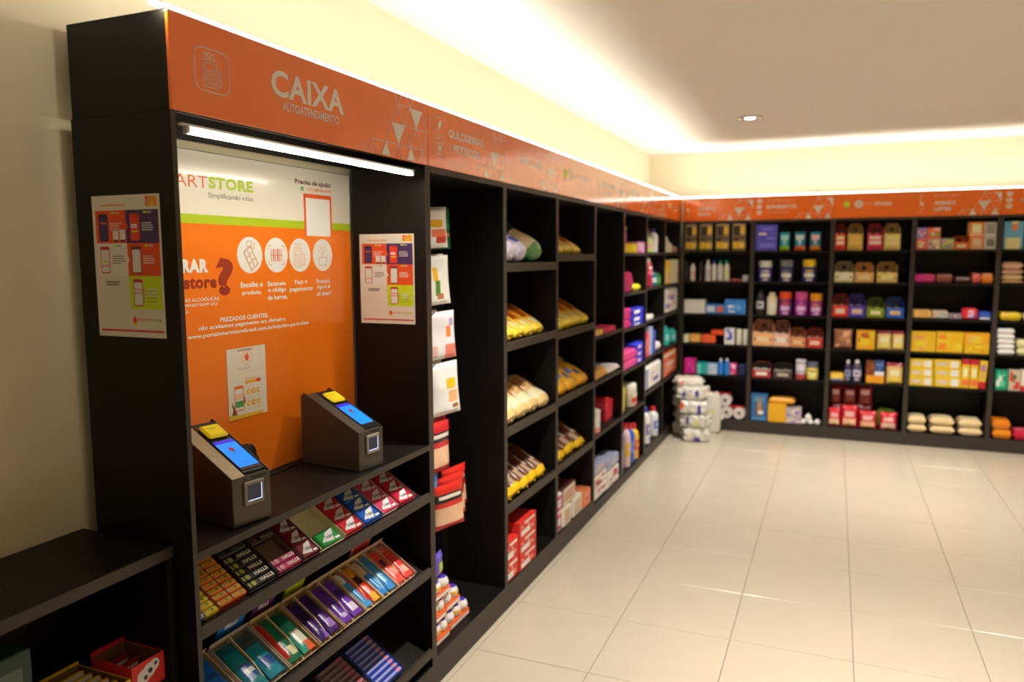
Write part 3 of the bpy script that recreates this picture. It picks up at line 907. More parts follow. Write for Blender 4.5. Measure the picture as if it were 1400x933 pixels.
def gum(col, kite, w=.086, txt='1c3a30'):
    t = thing('gum_pack', '', 'chewing gum')
    MB().box(0, w, 0, .05, 0, .024, film(col), .003).build('wrapper', t)
    m = MB()
    m.quad([(w * .06, .012, .0244), (w * .6, .004, .0244), (w * .92, .046, .0244), (w * .5, .04, .0244)], ink(kite))
    put_text_top(m, 'Trident', w * .28, w * .74, .016, .030, .0247, ink(txt), .02)
    m.tp(w * .7, w * .95, .004, .012, .0244, ink(kite))
    m.build('printed_label', t)
    return t
for u0, w_, oc, ic, back, col, n, lab, ks in (
        (.426, .076, '5a1820', '7a6050', .015, '6a1420', 3, 'dark red', 0), (.504, .128, 'cfc0a4', 'd8c8a8', .02, '1c8a3a', 1, 'green', 0),
        (.634, .100, '8a1c24', 'a8988a', .004, 'b8202c', 3, 'bright red', 0), (.736, .112, '1a3a78', '8a9ab0', .004, '1c50b0', 3, 'blue', 0),
        (.850, .098, 'c8a8a8', 'c8b0a8', .012, 'c03a60', 3, 'rose pink', 0), (.952, .118, '7a1c28', 'b89898', .0, 'b01c38', 3, 'cherry red', 0)):
    tray('%s tray of %s gum' % ('nearly empty cream' if n == 1 else 'open', lab), F1 @ Tr((u0, .018, .002)), w_, .162, .029, oc, ic, back)
    gw = min(w_ - .008, .09)
    scatter(gum(col, 'e8e4dc', gw), [F1 @ Tr((u0 + (w_ - gw) / 2, .022 + .0485 * k, .0065)) for k in range(n)], '%s gum pack with white flash in its tray' % lab, lab + ' gum packs')

# shelf two: trays of bagged sweets
def pillow_grid(w, L, th, nu=9, nv=12, seed=0, crimp=.08, amp=.06, pw=(3, .6, 6, .5)):
    rnd = random.Random(seed)
    top, bot = [], []
    ph = [rnd.uniform(0, 6.28) for _ in range(4)]
    for j in range(nv + 1):
        v = j / nv
        for i in range(nu + 1):
            u = i / nu
            e = max(0, 1 - abs(2 * u - 1) ** pw[0]) ** pw[1]
            vv = min(1, min(v, 1 - v) / max(crimp, 1e-3)) if crimp else 1
            g = (max(0, 1 - abs(2 * v - 1) ** pw[2])) ** pw[3] * (vv ** 1.2 if vv < 1 else 1)
            wob = 1 + amp * (math.sin(7 * u + ph[0] + 5 * v) + math.sin(11 * v + ph[1]))
            t = th / 2 * e * g * wob + .0006
            sh = 1 - .05 * math.sin(math.pi * v)
            x = (u - .5) * w * sh; y = (v - .5) * L
            top.append((x, y, t)); bot.append((x, y, -t))
    return top, bot
def pillow(w, L, th, zones, base, nu=9, nv=12, seed=0, crimp=.08, stand=False, amp=.06, name='bag', parent=None, both=True, pw=(3, .6, 6, .5)):
    """A sealed film bag: zones of print and painted glints are (u0,u1,v0,v1,colour). Lies flat, or stands with its top seal up and its face to -y."""
    top, bot = pillow_grid(w, L, th, nu, nv, seed, crimp, amp, pw)
    if stand:
        P = lambda p: (p[0], -p[2], p[1] + L / 2)
    else:
        P = lambda p: (p[0], p[1], max(.0006, p[2] + th / 2))
    m = MB()
    b = len(m.v); n1 = nu + 1
    m.v += [P(p) for p in top] + [P(p) for p in bot]
    off = len(top)
    for j in range(nv):
        for i in range(nu):
            u, v = (i + .5) / nu, (j + .5) / nv
            c = base
            for z in zones:
                if z[0] <= u <= z[1] and z[2] <= v <= z[3]:
                    c = z[4]
            a = j * n1 + i
            k = m.mi(film(c))
            m.f.append((a, a + 1, a + n1 + 1, a + n1)); m.m.append(k)
            k = m.mi(film(c if both else base))
            m.f.append((off + a, off + a + n1, off + a + n1 + 1, off + a + 1)); m.m.append(k)
    for i in range(nu):
        for j in (0, nv):
            a = j * n1 + i
            f = (a, off + a, off + a + 1, a + 1)
            m.f.append(f if j == 0 else tuple(reversed(f))); m.m.append(m.mi(film(base)))
    for j in range(nv):
        for i in (0, nu):
            a = j * n1 + i
            f = (a, a + n1, off + a + n1, off + a)
            m.f.append(f if i == 0 else tuple(reversed(f))); m.m.append(m.mi(film(base)))
    return m.build(name, parent, True)
F2 = frame(KZ[1], A34)
def sweet_bag(label, mw, w, L, th, zones, base, seed, group='small sweet bags on the middle sloping shelf'):
    t = thing('sweet_bag', label, 'sweets', mw=mw, group=group)
    pillow(w, L, th, zones, base, 7, 10, seed, .07, parent=t, name='wrapper')
# u0, width, outer, inner, [(label, base, zones)...]
SB = [
 (.030, .150, 'c8b8a0', 'c0aa88', [('blue sweet bag with multicolour print in the outermost tray', '1c5ab8', [(0, .5, .3, 1, 'c84a20'), (.5, 1, .75, 1, '2a8a3a'), (.3, .7, .3, .5, 'e8e4dc'), (0, .4, 0, .2, 'e8b020')]),
                                    ('blue and yellow sweet bag in the outermost tray', '1e62c0', [(.2, .8, .1, .3, 'e0a020'), (.3, .9, .6, .7, '10408a')])]),
 (.195, .148, 'c4bcb0', 'a8a294', [('teal mint bag with blue print', '0f7a88', [(.2, .9, .25, .5, '2a50a0'), (.3, .8, .3, .42, 'c8d4d8'), (0, 1, .8, 1, '0c5a66')]),
                                    ('teal mint bag next to the divider', '1484a0', [(.2, .8, .2, .4, '1c4a90'), (0, 1, .75, 1, '3a4a4c')])]),
 (.350, .132, 'c8b094', 'b49c74', [('green sweet bag with red stripe', '0e6a44', [(0, .3, .1, 1, 'b82c1c'), (.5, .8, .1, .25, 'e8d8a0')]),
                                    ('mint green and white sweet bag', '2a9a84', [(.1, .9, .2, .5, 'd0d4c0'), (0, 1, .7, 1, '0c5a3a'), (.5, 1, 0, .15, 'd85a30')])]),
 (.490, .116, 'b8a488', 'b49c74', [('dark violet sweet bag in the dark violet tray', '35105e', [(.2, .8, .5, .7, '1c0838'), (.6, 1, 0, .2, '7a58b0')]),
                                    ('dark violet sweet bag behind the cardboard divider', '3c1468', [(.3, .9, .1, .25, '8a6ab8'), (.2, .8, .6, .8, '240a44')])]),
 (.612, .118, 'c8b090', 'c4ac88', [('bright violet sweet bag beside the divider', '5a2a9a', [(.2, .8, .35, .5, '3a1470'), (.3, .7, .1, .2, 'b8a8d8')]),
                                    ('bright violet sweet bag with painted silver glint', '6434a8', [(.2, .9, .1, .3, 'c8b8e0'), (.2, .8, .5, .65, '3a1470')])]),  # the silver zone is a glint painted into the film colour
 (.735, .100, 'd0b898', 'd0b690', [('sky blue and red sweet bag', '3a8ac8', [(.6, 1, .1, 1, 'c03820'), (0, .4, .7, 1, 'd8d0c0')]),
                                    ('orange and red sweet bag with dark lettering', 'c83a1c', [(0, 1, .75, 1, 'e08a20'), (.2, .8, .5, .65, '301a18'), (.2, 1, 0, .2, 'e8a030'), (.1, .6, .2, .4, 'd8a0a0')])]),
 (.837, .098, 'd4bc9c', 'd4bc94', [('light blue sweet bag beside cardboard', '2a7ac0', [(.5, 1, .1, .4, '6aa8d8'), (0, .5, .6, 1, 'c0a880')]),
                                    ('light blue sweet bag with painted pale glint', '3484c8', [(.2, .6, .2, .5, '80b8e0')])]),  # lighter zone paints a highlight on the film
 (.938, .122, 'd0a898', 'd8b0a0', [('coral red sweet bag with dark lettering', 'd04a40', [(.2, .6, .55, .7, '4a1c38'), (.3, .9, .2, .4, 'e88a80')]),
                                    ('coral red sweet bag against the tray edge', 'cc3a34', [(.3, .9, .1, .3, 'e8a090'), (0, 1, .85, 1, 'd87060')])]),
]
for i, (u0, w_, oc, ic, bags) in enumerate(SB):
    tray('cardboard tray holding the %s' % bags[0][0].replace(' in the outermost tray', ''), F2 @ Tr((u0, .018, .002)), w_, .182, .032, oc, ic, .012, div=1)
    for k, (lab, base, zones) in enumerate(bags):
        cx = u0 + w_ * (.27 if k == 0 else .73)
        for q in range(2):
            if q == 0:
                sweet_bag(lab + ', upper layer', F2 @ Tr((cx, .106, .019)), w_ * .41, .155, .016, zones, base, i * 4 + k)
            else:
                sweet_bag(lab + ', lower layer', F2 @ Tr((cx, .106, .0055)), w_ * .41, .15, .012, zones, base, i * 4 + k + 50)
def header_card(label, u0, w, hgt, v, col, col2, txt=None):
    t = thing('header_card', label, 'display card', mw=F2 @ Tr((u0, v + .012, 0)) @ Matrix.Rotation(math.radians(-12), 4, 'X'), group='display cards behind the sweet trays')
    arch = [(0, 0), (w, 0), (w, hgt * .6)] + [(w / 2 + w / 2 * math.cos(a), hgt * .6 + hgt * .4 * math.sin(a)) for a in [math.pi * q / 8 for q in range(1, 8)]] + [(0, hgt * .6)]
    MB().prism(arch, 0, .0015, 'y', card(col)).build('card', t)
    m = MB(); m.quad([(w / 2 + (x - w / 2) * .86, -.0003, z * .86 + .003) for x, z in arch], ink(col2))
    if txt:
        put_text(m, txt, w * .25, w * .7, hgt * .42, hgt * .62, -.0006, ink('e8e0e0'), .05)
    m.build('print', t)
header_card('blue arched display card with white lettering', .235, .11, .10, .196, '1c60b8', '1f6cc8', 'fini')
header_card('violet arched display card', .375, .10, .095, .196, '5a1c6a', '6a2880', 'fini')
header_card('lime green display card', .52, .10, .09, .196, '8a9a14', 'a0b01c')
header_card('yellow and red display card at the inner end', .88, .12, .10, .196, 'c8a81c', 'a83028')

# shelf three: chocolate bars
F3 = frame(KZ[2], A34)
def bar(col, band, dot, w):
    t = thing('chocolate_bar', '', 'chocolate')
    MB().box(0, w, 0, .0205, 0, .012, film(col), .003).build('wrapper', t)
    m = MB().tp(w * .05, w * .95, .006, .014, .0124, ink(band)).tp(w * .78, w * .9, .004, .016, .0127, ink(dot))
    m.build('printed_band', t)
    return t
for u0, n, c, b, d, lab in ((.645, 9, '5a3848', '8a7880', 'b04a58', 'dark rose striped'), (.81, 9, '1c3a98', '8a8cc0', 'c87888', 'blue and white striped'), (.46, 8, '3a2a34', '7a6a70', 'a04a50', 'dark brown striped')):
    tray('tray of %s chocolate bars' % lab, F3 @ Tr((u0 - .004, .018, .002)), .158, .2, .03, '1c2a6a' if b == '8a8cc0' else '3a3038', '2a2a38')
    for lay in range(2):
        scatter(bar(c, b, d, .15), [F3 @ Tr((u0,   .022 + .0205 * k, .0065 + lay * .0125)) for k in range(n)], '%s chocolate bar, %s layer of its tray' % (lab, ('lower', 'upper')[lay]), '%s bars %d' % (lab, lay))

# ---------------------------------------------------------------- boxes in the low cabinet
def open_box(label, mw, W, D, hh, outer, inner, spots=None):
    t = thing('sweet_box', label, 'display tray', mw=mw)
    k = .002
    m = MB().box(0, W, 0, D, 0, k, card(outer))
    m.box(0, W, 0, k, k, hh, card(outer)); m.box(0, k, k, D, k, hh, card(outer)); m.box(W - k, W, k, D, k, hh, card(outer)); m.box(0, W, D - k, D, k, hh * 1.15, card(outer))
    m.build('tray', t)
    m = MB().box(k, k + .0006, k, D - k, k, hh - .002, card(inner)).box(W - k - .0006, W - k, k, D - k, k, hh - .002, card(inner)).box(k, W - k, D - k - .0006, D - k, k, hh, card(inner))
    m.build('lining', t)
    if spots:
        m = MB()
        for i, (x, z, r, c) in enumerate(spots):
            m.disc(x * W, z * hh, r * W, -.0003 - .0002 * i, ink(c), 12)
        m.build('printed_picture', t)
    return t
def LF(u, v=0.0): return Matrix.Translation((-.078, u, .6552)) @ Matrix.Rotation(R90, 4, 'Z') @ Tr((0, v, 0))
open_box('red sweet box with white spotted picture in the low cabinet', LF(-.121), .092, .13, .072, 'c4201c', '6a4a3a', [(.35, .5, .2, 'e4ddd0'), (.52, .62, .2, 'e4ddd0'), (.68, .72, .16, 'e4ddd0'), (.55, .6, .07, '2a2420'), (.4, .45, .06, '2a2420'), (.72, .75, .05, '2a2420')])
for i in range(3):
    t = thing('lollipop_bag', 'dark red and white sweet packet in the red box, %s from the front' % NTH[i], 'sweets', mw=LF(-.075, .035 + .035 * i) @ Tr((0, 0, .006)), group='packets in the red box')
    pillow(.075, .045, .02, [(.2, .8, .2, .8, 'd8d0cc'), (.4, .6, .3, .7, '6a2a40')], '8a1c34', 6, 6, i, .1, True, parent=t, name='wrapper')
open_box('yellow sweet box beside the red one in the low cabinet', LF(-.222), .098, .17, .05, 'd8b41c', '7a5a1c')
for i in range(5):
    t = thing('candy_bar', 'yellow and white candy bar standing in the yellow box, %s from the front' % NTH[i], 'sweets', mw=LF(-.173, .02 + .027 * i) @ Tr((0, 0, .003)) @ Matrix.Rotation(math.radians(-14), 4, 'X'), group='bars in the yellow box')
    MB().box(-.042, .042, 0, .014, 0, .045, film('c8a018'), .004).build('wrapper', t)
    MB().fr(-.036, .036, .026, .042, -.0003, ink('d8d4c4')).build('printed_band', t)
open_box('brown cardboard sweet box in the low cabinet', LF(-.335), .112, .17, .046, '5a2418', '4a3020')
for i in range(4):
    t = thing('candy_bar', 'dark red candy bar lying in the brown box, %s from the front' % NTH[i], 'sweets', mw=LF(-.279, .02 + .032 * i) @ Tr((0, 0, .02)), group='bars in the brown box')
    MB().box(-.045, .045, 0, .026, 0, .016, film('7a2420'), .004).build('wrapper', t)
    MB().tp(-.03, .03, .006, .02, .0163, ink('b08a70')).build('printed_band', t)
t = thing('tea_carton', 'dark green carton at the outer end of the low cabinet', 'box', mw=LF(-.468))
MB().box(0, .12, 0, .11, 0, .235, card('16302c'), .002).build('carton', t)
MB().fr(.02, .1, .17, .205, -.0004, ink('4a5a54')).fr(.03, .09, .1, .14, -.0004, ink('6a3a44')).build('printed_label', t)

# ---------------------------------------------------------------- hanging bags on hooks (second cabinet)
HK = mat('2a2826', .4, metal=.6, grain=0)
def hook(yw, z):
    m = MB()
    m.tube([(yw - LY[1], .296, z), (yw - LY[1], .16, z), (yw - LY[1], .145, z + .012)], .0025, HK, 6)
    m.box(yw - LY[1] - .012, yw - LY[1] + .012, .292, .298, z - .02, z + .02, HK)
    m.build('peg_hook', CAB['L2'], True)
def hanging(label, x, yw, ztop, w, L, th, base, zones, seed, yaw=0, slot=None, lean=0.0):
    t = thing('hanging_snack_bag', label, 'snack bag', (x, yw, ztop - L), R90 + yaw, 'snack bags on hooks')
    b = pillow(w, L, th, zones, base, 18, 26, seed, .07, True, .09, 'bag', t)
    b.matrix_local = Matrix.Translation((0, 0, L)) @ Matrix.Rotation(-lean, 4, 'Y') @ Matrix.Translation((0, 0, -L))
    if slot:
        MB().stroke([(-.018, L - .016), (0, L - .013), (.018, L - .016)], .004, -.004, ink(slot)).build('hang_slot', t)
    return t
rows = [
 (1.86, [('white snack bag with yellow and red print, top hook', 'dcd8d0', [(.3, .8, .5, .68, 'd0a020'), (.35, .9, .28, .48, 'd86a50'), (.5, .9, .12, .25, 'b03828'), (.0, .3, .2, .4, 'c8b0a0')], .165, 1.465),
         ('green snack bag behind the white one, top hook', '0e5a34', [(.6, .9, .3, .4, 'c87830'), (.3, 1, .5, .6, '2a8a50'), (.5, .8, .1, .2, 'a04028')], .175, 1.575)]),
 (1.662, [('white snack bag with green sprigs, second hook', 'd8d4c8', [(.4, .55, .5, .78, 'd0a020'), (.45, .6, .2, .5, '4a7a28'), (.5, .7, .12, .22, 'a06a50'), (.1, .25, .2, .6, 'c8c8b8')], .2, 1.462),
         ('white snack bag with green sprigs, behind on second hook', 'ccc8bc', [(.65, .8, .2, .62, '3f7424'), (.55, .65, .1, .25, '8a9a60')], .2, 1.50)]),
 (1.432, [('white snack bag with coral and violet print, third hook', 'cfcbd0', [(.55, 1, .0, .3, 'd87868'), (.6, .8, .45, .68, 'd8783a'), (.7, .9, .7, .85, 'a090b0'), (.1, .3, .05, .3, 'd8a8a0')], .2, 1.515),
         ('white snack bag with dark stripe and violet foot, third hook', 'c4c0c8', [(.0, .7, 0, .3, '6a5a9a'), (.55, .72, .35, .85, '3a3028'), (.2, .5, .4, .6, 'b0a8c0')], .195, 1.44)]),
 (1.215, [('plain white snack bag with yellow panel, fourth hook', 'd8d4ce', [(.5, .85, .5, .68, 'd8a81c'), (.58, .88, .24, .48, 'd8a070'), (.65, .9, .1, .2, '8a5a30')], .225, 1.535),
         ('plain white snack bag, second on the fourth hook', 'ccc8c4', [(.1, .4, .1, .2, 'b8b4b0')], .22, 1.47),
         ('plain white snack bag, third on the fourth hook', 'c4c0bc', [], .21, 1.42),
         ('white snack bag with red foot, hindmost on the fourth hook', 'c8c4c0', [(0, 1, .0, .3, 'b82430'), (.2, .8, .1, .2, 'e0d0d0')], .275, 1.545)]),
]
for ri, (zt, bags) in enumerate(rows):
    hook(1.47, zt - .012)
    for k, (lab, base, zones, L, yw) in enumerate(bags):
        hanging(lab, -.148 - .037 * k, yw, zt + (.006 * k if L < .25 else -.01), (.15, .165, .16, .165)[ri], L, .036, base, zones, 10 * ri + k, -.38 + .07 * k, '3a3632', (.05, .07, .06, .08)[ri] - .02 * k)
PN = [(0, 1, .62, .8, '1c1414'), (.1, .9, .68, .75, 'c8c0b8'), (0, 1, .12, .5, 'd0a888'), (0, 1, 0, .1, 'a81c24')]
hook(1.55, .955)
for k, dz in ((0, .0), (1, .015)):
    hanging('slim red peanut bag with black band, %s on the fifth hook' % ('front' if k == 0 else 'rear'), -.150 - .03 * k, 1.50 + .03 * k, .968 + dz, .15, .215, .032, 'b02028', PN, 40 + k, -.1)
hook(1.56, .70)
for k in range(3):
    hanging('red peanut bag with black band, %s on the lowest hook' % ('front', 'second', 'hindmost')[k], -.110 - .03 * k, 1.50 + .085 * k, .705 + .012 * k, .16, .19, .03, 'b8241c', PN, 50 + k, -.4 + .08 * k, None, .05)
t = thing('hanging_biscuit_pack', 'blue hanging pack with yellow and magenta top beside the red peanut bags', 'snack bag', (-.165, 1.462, .595), R90)
pillow(.10, .24, .02, [(0, 1, .82, .92, 'd8a81c'), (0, 1, .92, 1, 'a8305a'), (.2, .8, .2, .5, '4a90c8')], '1c6ab0', 8, 12, 61, .05, True, parent=t)
hook(1.462, .825)

# small egg shaped sweets in film packs on the deck of that cabinet
def egg_pack(label, yw, x, z, w, d, h, top=None):
    t = thing('sweet_pack', label, 'sweets', (x, yw, z), R90, 'orange and white sweet packs')
    MB().box(-w / 2, w / 2, 0, d, 0, h * .35, film('d8541c'), .004).build('orange_tray', t)
    MB().fr(-w * .45, w * .45, h * .08, h * .24, -.0004, ink('e0d8d0')).build('white_band', t)
    n = max(2, int(w / .055))
    for i in range(n):
        for j in range(2):
            cx = -w / 2 + w * (i + .5) / n; r = min(w / n * .52, .036)
            m = MB()
            zz = h * .3
            W_, O_, Bl, Ye = film('e4e0dc'), film('dc5a24'), film('3a2a9a'), film('e0a828')
            m.lathe([(.001, zz), (r * .8, zz + h * .08), (r, zz + h * .25), (r * .96, zz + h * .4), (r * .7, zz + h * .58), (.001, zz + h * .68)], W_, 10, (cx, .03 + j * (d - .06)), 1.0, [O_, W_, Ye if (i + j) % 2 else W_, W_, Bl])
            m.build('foil_egg', t, True)
    return t
egg_pack('orange and white sweet pack, bottom layer against the panel', 1.277, -.035, .1135, .17, .2, .085)
egg_pack('orange and white sweet pack, bottom layer at the open end', 1.47, -.045, .1135, .19, .17, .085)
egg_pack('orange and white sweet pack, middle layer against the panel', 1.272, -.045, .199, .165, .18, .085)
egg_pack('orange and white sweet pack, middle layer at the open end', 1.432, -.055, .199, .13, .15, .085)
egg_pack('orange and white sweet pack, third layer', 1.30, -.05, .285, .2, .17, .08)
for lab, yw, w, c, c2, hh in (('violet sweet pouch on top of the orange and white packs', 1.25, .1, '8a6ab0', 'd8c8d8', .115), ('lime and violet sweet pouch on top of the orange and white packs', 1.345, .085, '5a4aa8', 'a8b840', .095)):
    t = thing('sweet_pouch', lab, 'sweets', (-.08, yw, .366), R90 + .2)
    pillow(w, hh, .03, [(.2, .8, .1, .6, c2), (.3, .6, .15, .3, 'd8a040')], c, 8, 8, int(w * 1000), .06, True, parent=t)

# ---------------------------------------------------------------- bread on the sloping shelves
def loaf(label, mw, w, th, L, base, zones, end, seed, group, flat=2.6, clip=None):
    """A bag of bread: zones (a0,a1,v0,v1,colour) by angle fraction and length fraction, end = colour of the closed front."""
    t = thing('bread_bag', label, 'bread', mw=mw, group=group)
    rnd = random.Random(seed)
    n, nv = 22, 16
    m = MB(); vs = []
    p1, p2 = rnd.uniform(0, 6), rnd.uniform(0, 6)
    for j in range(nv + 1):
        v = j / nv
        k = 1.0
        if v < .12: k = .55 + .45 * math.sin(v / .12 * math.pi / 2)
        if v > .85: k = 1 - .75 * ((v - .85) / .15) ** 1.5
        for i in range(n):
            a = 2 * math.pi * i / n - math.pi / 2
            ca, sa = math.cos(a), math.sin(a)
            e = 2 / flat
            wob = 1 + .035 * math.sin(3 * a + 9 * v + p1) + .03 * math.sin(14 * v + p2)
            x = w / 2 * math.copysign(abs(ca) ** e, ca) * (.6 + .4 * k) * wob
            z = th / 2 * math.copysign(abs(sa) ** e, sa) * k * (wob if sa > 0 else 1)
            vs.append((x, v * L, z + th / 2))
    m.v = vs
    for j in range(nv):
        for i in range(n):
            u, v = (i + .5) / n, (j + .5) / nv
            c = end if v < .13 else base
            if v >= .13:
                for q in zones:
                    if q[0] <= u <= q[1] and q[2] <= v <= q[3]:
                        c = q[4]
            i2 = (i + 1) % n
            m.f.append((j * n + i, j * n + i2, (j + 1) * n + i2, (j + 1) * n + i)); m.m.append(m.mi(film(c)))
    m.f.append(tuple(reversed(range(n)))); m.m.append(m.mi(film(end)))
    m.f.append(tuple(nv * n + i for i in range(n))); m.m.append(m.mi(film(base)))
    m.build('bag', t, True)
    r = .012
    mm = MB().tube([(0, L - .012, th / 2), (0, L - .004, th / 2), (0, L + .012, th / 2 + .004)], r * .6, film(base), 8)
    mm.tube([(-.004, -.002, th * .5), (0, -.008, th * .48), (.004, -.002, th * .46)], .004, film(end), 6)
    mm.build('gathered_end', t, True)
    if clip:
        MB().box(-.012, .012, L - .006, L + .001, th / 2 - .01, th / 2 + .012, plas(clip), .001).build('bag_clip', t)
    return t
def shelf_frame(cab_y, zl, ang=A30):
    return Matrix.Translation((0, cab_y, 0)) @ Matrix.Rotation(R90, 4, 'Z') @ Matrix.Translation((0, .0155, zl - .028)) @ Matrix.Rotation(ang, 4, 'X')
Z3 = [1.63, 1.266, .867, .497]; Z4 = [1.674, 1.251, .879, .502]
f = shelf_frame(LY[2], Z3[0])
BLW = [(.3, .7, .5, .7, '3a48a8'), (.45, .6, .2, .45, '4a58b8'), (.55, .75, .75, 1, '2a3890'), (.3, .45, .2, .4, 'c8c4d0')]
loaf('white and blue bread bag against the inner panel of the top sloping shelf', f @ Tr((.09, .03, .003)), .128, .105, .21, 'c4c0cc', BLW, 'b8b4c4', 1, 'bread on the sloping shelves', 2.3)
loaf('second white and blue bread bag, next to the green one', f @ Tr((.225, .03, .003)), .13, .105, .21, 'c4c0cc', BLW, 'b4b0c4', 2, 'bread on the sloping shelves', 2.3)
loaf('long green bread bag on the top sloping shelf', f @ Tr((.42, .03, .003)), .15, .115, .26, '2a5a30', [(.5, .9, .15, .6, 'c8b890'), (.3, .5, .3, .6, 'a07048'), (.4, .7, .6, 1, '1c4424')], '4a7a48', 3, 'bread on the sloping shelves', 2.4)
def bread_row(cab, k, n, y0, y1, th, L, spec, lab, seed, flat=2.8):
    yy = LY[2] if cab == 3 else LY[3]
    f = shelf_frame(yy, (Z3 if cab == 3 else Z4)[k])
    w = (y1 - y0) / n
    rnd = random.Random(seed)
    names = {3: ('first', 'middle', 'last'), 4: ('first', 'second', 'third', 'last'), 5: ('first', 'second', 'third', 'fourth', 'last')}[n]
    for i in range(n):
        base, zones, end = spec
        loaf('%s, %s in its row' % (lab, names[i]), f @ Tr((y0 - yy + w * (i + .5), rnd.uniform(.027, .033), .0035)) @ Matrix.Rotation(rnd.uniform(-.03, .03), 4, 'Z'), w * .96, th * rnd.uniform(.92, 1.06), L, base, zones, end, seed + i, 'bread on the sloping shelves', flat)
OB = ('d88c1c', [(.3, .42, .25, .9, 'b04a14'), (.5, .62, .35, .95, '8a3a10'), (.62, .75, .15, .5, 'e8c050'), (.4, .6, .13, .3, 'd8c080')], 'e0b830')
PB = ('c0a070', [(.3, .5, .4, .8, '8a5a2c'), (.5, .7, .15, .4, 'd8c8a0'), (.55, .75, .5, .8, 'a87c48'), (.35, .5, .13, .3, 'e0d4b8')], 'c8b078')
BB = ('5a2e14', [(.35, .5, .3, .6, 'b0a090'), (.55, .7, .4, .9, '4a2410'), (.3, .45, .65, .9, '8a5a30'), (.5, .6, .15, .35, '9a8470'), (.4, .6, .9, 1, 'd0a010')], 'e0aa14')
BO = ('e09a1c', [(.5, .56, .2, .38, '2a5aa8'), (.6, .66, .3, .5, '3a6ab0'), (.3, .4, .5, .62, '3a6ab0'), (.42, .5, .62, .75, '2a5aa8'), (.55, .75, .7, .85, 'd87818'), (.36, .42, .2, .4, 'e8c890'), (.62, .7, .55, .66, 'e8c060')], 'e09818')
bread_row(3, 1, 4, 1.893, 2.44, .062, .25, OB, 'orange bread bag above the pale loaves', 11)
bread_row(3, 2, 4, 1.893, 2.50, .085, .25, PB, 'pale loaf in clear film, third sloping shelf', 21, 2.4)
bread_row(3, 3, 5, 1.893, 2.45, .08, .25, BB, 'dark loaf with yellow bag end above the red cartons', 31, 2.3)
bread_row(4, 0, 3, 2.615, 3.08, .05, .22, OB, 'flat orange bread bag on the highest sloping shelf', 41)
bread_row(4, 1, 4, 2.615, 3.235, .062, .25, OB, 'orange bread bag above the blue spotted bags', 51)
bread_row(4, 2, 3, 2.615, 3.22, .075, .25, BO, 'orange bread bag with blue spots', 61)
bread_row(4, 3, 3, 2.615, 3.16, .075, .24, BB, 'dark loaf with yellow bag end above the white cartons', 71, 2.3)

# cartons at the foot of those two cabinets
def rect_box(label, name, cat, yw, x, z, w, d, h, col, patches, side=None, rz=0, group=None):
    t = thing(name, label, cat, (x, yw, z), R90 + rz, group)
    MB().box(-w / 2, w / 2, 0, d, 0, h, card(col), .0015).build('carton', t)
    if patches:
        m = MB()
        for i, (a, b, c, e, hx) in enumerate(patches):
            m.fr(-w / 2 + a * w, -w / 2 + b * w, c * h, e * h, -.0004 - .0002 * i, ink(hx))
            if side is not False:
                yy0, yy1 = d * a, d * b
                X_ = -w / 2 - .0004 - .0002 * i
                m.quad([(X_, yy1, c * h), (X_, yy0, c * h), (X_, yy0, e * h), (X_, yy1, e * h)], ink(hx))
        m.build('printed_label', t)
    return t
RP = [(.08, .62, .1, .42, 'e4d8cc'), (.3, .9, .72, .86, 'e0cfc4'), (.68, .8, .2, .4, 'd89a88'), (.45, .55, .5, .65, 'd8b0a0'), (.1, .2, .55, .68, 'd8b0a0')]
for lab, yw, x, z, h in (('lower red carton with white print at the panel end', 1.969, -.012, .1135, .098), ('upper red carton with white print at the panel end', 1.969, -.012, .212, .098),
                        ('lowest red carton with white print in the inner stack', 2.163, -.006, .1135, .082), ('middle red carton with white print in the inner stack', 2.163, -.006, .196, .082), ('topmost red carton with white print in the inner stack', 2.163, -.006, .2785, .082)):
    rect_box(lab, 'red_carton', 'box', yw, x, z, .152 if yw < 2 else .222, .13, h, 'c02a22', RP, False, 0, 'red cartons at the cabinet foot')
for k in range(3):
    rect_box('red carton of the rear stack, %s of three' % ('lowest', 'middle', 'topmost')[k], 'red_carton', 'box', 1.969, -.146, .1135 + .089 * k, .15, .13, .088, 'a8241e', RP, False, 0, 'red cartons at the cabinet foot')
WP = [(.1, .9, .08, .92, 'b83a6a'), (.2, .8, .3, .7, 'd8c0c8')]
for k in range(2):
    rect_box('white carton with magenta panel, %s of its pair' % ('lower', 'upper')[k], 'small_carton', 'box', 2.664, -.02, .1105 + .106 * k, .13, .12, .105, 'dcd2c8', WP, True, 0, 'white cartons at the cabinet foot')
rect_box('white carton with beige panel under the brown one', 'small_carton', 'box', 2.80, -.012, .1105, .13, .2, .108, 'd8cec0', [(.12, .88, .1, .85, 'b8a088')])
rect_box('white carton with beige panel beside the orange pack', 'small_carton', 'box', 2.995, -.012, .1105, .17, .2, .108, 'd8cec0', [(.12, .88, .1, .85, 'c0a890')])
rect_box('large brown carton with white edge on the white cartons', 'brown_carton', 'box', 2.86, -.022, .219, .23, .2, .11, '4a2018', [(.03, .97, .05, .95, 'd4c0ac'), (.1, .9, .2, .8, 'b89080')], False)
rect_box('coral orange pack at the end of the white cartons', 'orange_pack', 'pack', 3.165, -.006, .1105, .15, .16, .10, 'd8744a', [(.1, .9, .2, .8, 'e09068'), (.3, .7, .3, .6, 'c84a5a')])

